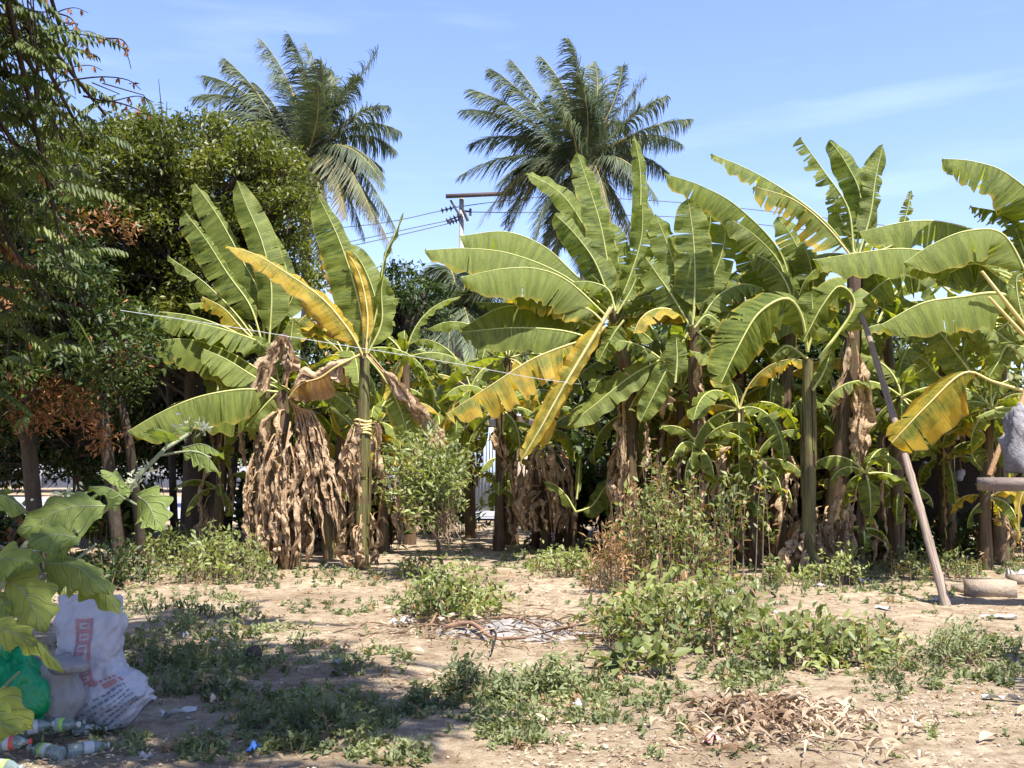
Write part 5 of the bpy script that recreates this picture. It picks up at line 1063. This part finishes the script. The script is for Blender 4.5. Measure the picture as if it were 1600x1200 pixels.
# pile of curled dry leaves
rs = np.random.RandomState(9); mb = MB(); c0 = ground(1215, 1135)
for k in range(420):
    x = rs.normal() * .30; y = rs.normal() * .34; q = Vector((c0.x + x, c0.y + y, gz(c0.x + x, c0.y + y) + .02 + .15 * math.exp(-(x * x + y * y) * 5) * rs.uniform(0, 1))); a = rs.uniform(0, 6.28); L = rs.uniform(.07, .2)
    d = Vector((math.cos(a), math.sin(a), rs.uniform(-.1, .5))); blade(mb, [q, q + d * L * .5 + Vector((0, 0, .03)), q + d * L - Vector((0, 0, .02))], rs.uniform(.008, .018), 0, rs.uniform(-70, 80), rs.uniform(-60, 60), 0, 0, 0, nseg=5, prof='x', ribr=0, rippl=.15, v=rs.uniform())
tag(mb.build('dry_leaf_pile', M['litter']), 'heap of curled tan dry leaves at the lower right', 'leaf pile')
for a in [((330, 1108), (340, 1098), .10, 'curled brown dead leaf lying in front of the white sack'), ((1355, 1160), (1335, 1158), .09, 'orange dry leaf on the bare soil at lower right'), ((1530, 1168), (1560, 1160), .1, 'orange dry leaf near the bottom right corner'), ((1590, 1130), (1600, 1126), .1, 'yellow orange dry leaf at the right edge'),
          ((820, 1130), (850, 1134), .1, 'orange curled leaf among the front weeds'), ((640, 1022), (672, 1026), .09, 'tan leaf strip in front of the ash heap'), ((590, 852), (620, 848), .16, 'bright yellow banana leaf scrap on the ground behind the bound stem')]:
    mb = MB(); p0, p1 = ground(*a[0]), ground(*a[1]); p1 = p0 + (p1 - p0).normalized() * a[2] * 1.9; z = Vector((0, 0, .03)); blade(mb, [p0 + z, (p0 + p1) / 2 + z * 1.6, p1 + z], a[2] * .32, 0, -35, 10, 0, 0, 0, nseg=12, prof='x', ribr=0, rippl=.5, v=.9)
    tag(mb.build('fallen_leaf', M['midrib_y' if 'yellow' in a[3] else 'litter'], smooth=True), a[3], 'leaf', 'single fallen leaves')

# ---------------- litter and weeds nobody could count ----------------
rs = np.random.RandomState(77)
def gzv(x, y): return np.array([gz(a, b) for a, b in zip(x, y)])
mb = MB(); n = 17000; Yd = 5 / (rs.uniform(.16, 1., n)); x = rs.uniform(-.55, .55, n) * Yd * 1.05; y = Yd
dens = np.array([noise.noise(Vector((a * .8, b * .8, 4))) for a, b in zip(x, y)]) + .25 * (y > 9) + rs.uniform(-.25, .25, n)
k = dens > .0; x, y = x[k], y[k]; n = len(x)
leaves(mb, np.stack([x, y, gzv(x, y) + .012], 1), np.stack([rs.normal(size=n), rs.normal(size=n), rs.uniform(-.05, .35, n)], 1), np.stack([rs.normal(size=n) * .5, rs.normal(size=n) * .5, np.ones(n)], 1), (.02 + rs.exponential(.018, n)) * (.6 + y / 22), rs.uniform(.004, .014, n) * (.6 + y / 22), np.clip(rs.normal(.5, .3, n), 0, 1))
tag(mb.build('leaf_litter', M['litter']), 'dry leaf litter strewn over the sandy soil', 'leaf litter', kind='stuff')
M['pebble'] = simple('pebbles', (.22, .18, .14), (.58, .52, .45), 30, .9)
mb = MB(); n = 1900; Yd = 5 / rs.uniform(.25, 1, n); x = rs.uniform(-.55, .55, n) * Yd; y = Yd; oc = np.array([[1, 0, 0], [0, 1, 0], [-1, 0, 0], [0, -1, 0], [0, 0, .8], [0, 0, -.8]]); f8 = np.array([[0, 1, 4], [1, 2, 4], [2, 3, 4], [3, 0, 4], [1, 0, 5], [2, 1, 5], [3, 2, 5], [0, 3, 5]])
V = (oc[None] * rs.uniform(.6, 1.4, (n, 6, 1)) * (rs.exponential(.004, n) + .002)[:, None, None] + np.stack([x, y, gzv(x, y) + .008], 1)[:, None]); mb.add(V.reshape(-1, 3), (f8[None] + np.arange(n)[:, None, None] * 6).reshape(-1, 3)); tag(mb.build('pebbles', M['pebble']), 'small stones and crumbs on the soil', 'pebbles', kind='stuff')

regions = [(1480, 880, 160, 18, 260, .16), (1000, 880, 300, 14, 160, .12), (800, 1000, 900, 130, 260, .07), (1000, 1130, 600, 60, 160, .05), (800, 900, 900, 45, 300, .09), (300, 985, 105, 50, 300, .22), (290, 1050, 100, 34, 260, .20), (430, 1010, 70, 34, 110, .12), (560, 1035, 75, 22, 100, .09), (500, 1130, 130, 52, 420, .15), (370, 1095, 60, 20, 60, .08), (560, 950, 110, 12, 90, .08), (835, 1095, 165, 40, 420, .11), (900, 1060, 80, 25, 110, .12), (690, 1085, 60, 20, 90, .10), (800, 1150, 50, 22, 90, .11), (620, 1185, 60, 14, 60, .08),
           (1010, 905, 110, 28, 200, .18), (1130, 925, 120, 35, 200, .2), (1320, 905, 140, 22, 240, .14), (1560, 1035, 60, 30, 170, .14), (1420, 1050, 70, 30, 130, .12), (1150, 1050, 60, 20, 80, .12), (860, 875, 70, 18, 120, .12), (740, 870, 80, 22, 90, .10), (450, 905, 130, 16, 140, .10), (300, 890, 130, 22, 260, .2), (120, 930, 110, 20, 150, .16), (180, 1165, 50, 20, 60, .08), (690, 935, 70, 25, 100, .12), (1420, 930, 90, 16, 60, .08), (1180, 1060, 40, 30, 70, .12), (150, 1100, 60, 30, 30, .08),
           (1500, 880, 110, 14, 150, .15), (560, 900, 80, 14, 60, .08), (960, 960, 40, 20, 60, .12), (1380, 1000, 60, 30, 90, .12), (760, 920, 60, 30, 50, .08), (60, 1150, 60, 40, 40, .1), (1200, 890, 80, 18, 120, .12), (640, 830, 90, 8, 60, .1), (330, 1180, 60, 14, 70, .08), (1030, 1075, 60, 16, 50, .07), (230, 850, 200, 20, 260, .25)]
PP, DD, LL, WW, VV, AA, NN = [], [], [], [], [], [], []; st = MB(); gr = MB()
GP, GD, GL, GV = [], [], [], []
for (cx, cy, rx, ry, cnt, h) in regions:
    for k in range(int(cnt * .62)):
        a = rs.uniform(0, 6.28); q = (rs.uniform() ** .5) * 1.15 * (1 + .35 * noise.noise(Vector((math.cos(a) * 2, math.sin(a) * 2, cx)))); p = ground(cx + rx * q * math.cos(a), cy + ry * q * math.sin(a)); hh = h * .72 * rs.uniform(.3, 1.4) * (1.15 - .6 * q); kind = rs.uniform()
        nl = rs.randint(7, 16); dead = rs.uniform() < .07; sv = rs.uniform(.1, .9)
        if kind < .72:
            ax = np.array([rs.normal() * .45, rs.normal() * .45, 1.]); tt = rs.uniform(.15, 1, nl); base = np.array(tuple(p)); pos = base + ax * hh * tt[:, None] + rs.normal(size=(nl, 3)) * .012
            PP.append(pos); DD.append(rs.normal(size=(nl, 3)) + np.array([0, 0, .25])); LL.append(rs.uniform(.022, .055, nl) * (1 + p.y / 22)); WW.append(rs.uniform(.006, .014, nl) * (1 + p.y / 22)); VV.append(np.clip(sv + rs.normal(size=nl) * .15, 0, 1)); AA.append(np.full(nl, float(dead))); NN.append(np.tile([0, 0, 1.], (nl, 1)) + rs.normal(size=(nl, 3)) * .5)
            e = base + ax * hh; st.add([tuple(base - [.003, 0, .02]), tuple(base + [.003, 0, -.02]), tuple(e)], [(0, 1, 2)], 0, .5)
        else:
            base = np.array(tuple(p)); GP.append(np.tile(base, (nl, 1)) + rs.normal(size=(nl, 3)) * [.03, .03, 0]); GD.append(rs.normal(size=(nl, 3)) * [.6, .6, .1] + [0, 0, 1.]); GL.append(hh * rs.uniform(.6, 1.3, nl)); GV.append(rs.uniform(.3, 1, nl))
PP = np.concatenate(PP); mb = MB(); leaves(mb, PP, np.concatenate(DD), np.concatenate(NN), np.concatenate(LL), np.concatenate(WW), np.concatenate(VV), np.concatenate(AA))
mb.V += st.V; mb.F += [(f + mb.n, m) for f, m in st.F]; mb.n += st.n
for k in mb.A: mb.A[k] += st.A[k]
mb.UV += st.UV
tag(mb.build('weeds', M['weed']), 'low leafy weeds growing in patches over the soil', 'weeds', kind='stuff')
mb = MB(); GP = np.concatenate(GP); leaves(mb, GP, np.concatenate(GD), rv(len(GP), rs), np.concatenate(GL), .0045 * (1 + GP[:, 1] / 10), np.concatenate(GV)); tag(mb.build('grass', M['weed']), 'thin grass blades among the weeds', 'grass', kind='stuff')

# far belt of trees closing the horizon
mb = MB(); rs = np.random.RandomState(88); n = 42000; x = rs.uniform(-75, 75, n); y = rs.uniform(72, 84, n); top = np.array([9.5 + 3.5 * noise.noise(Vector((a * .09, 1, 5))) + 2 * noise.noise(Vector((a * .35, b * .3, 8))) for a, b in zip(x, y)]); z = top * rs.uniform(.02, 1, n) ** .7
leaves(mb, np.stack([x, y, z], 1), rv(n, rs), rv(n, rs) + [0, -.3, .8], rs.uniform(.5, 1.1, n), rs.uniform(.16, .34, n), np.clip(rs.normal(.5, .3, n), 0, 1)); tag(mb.build('treeline', M['mango']), 'far off belt of trees along the horizon', 'trees', kind='stuff')
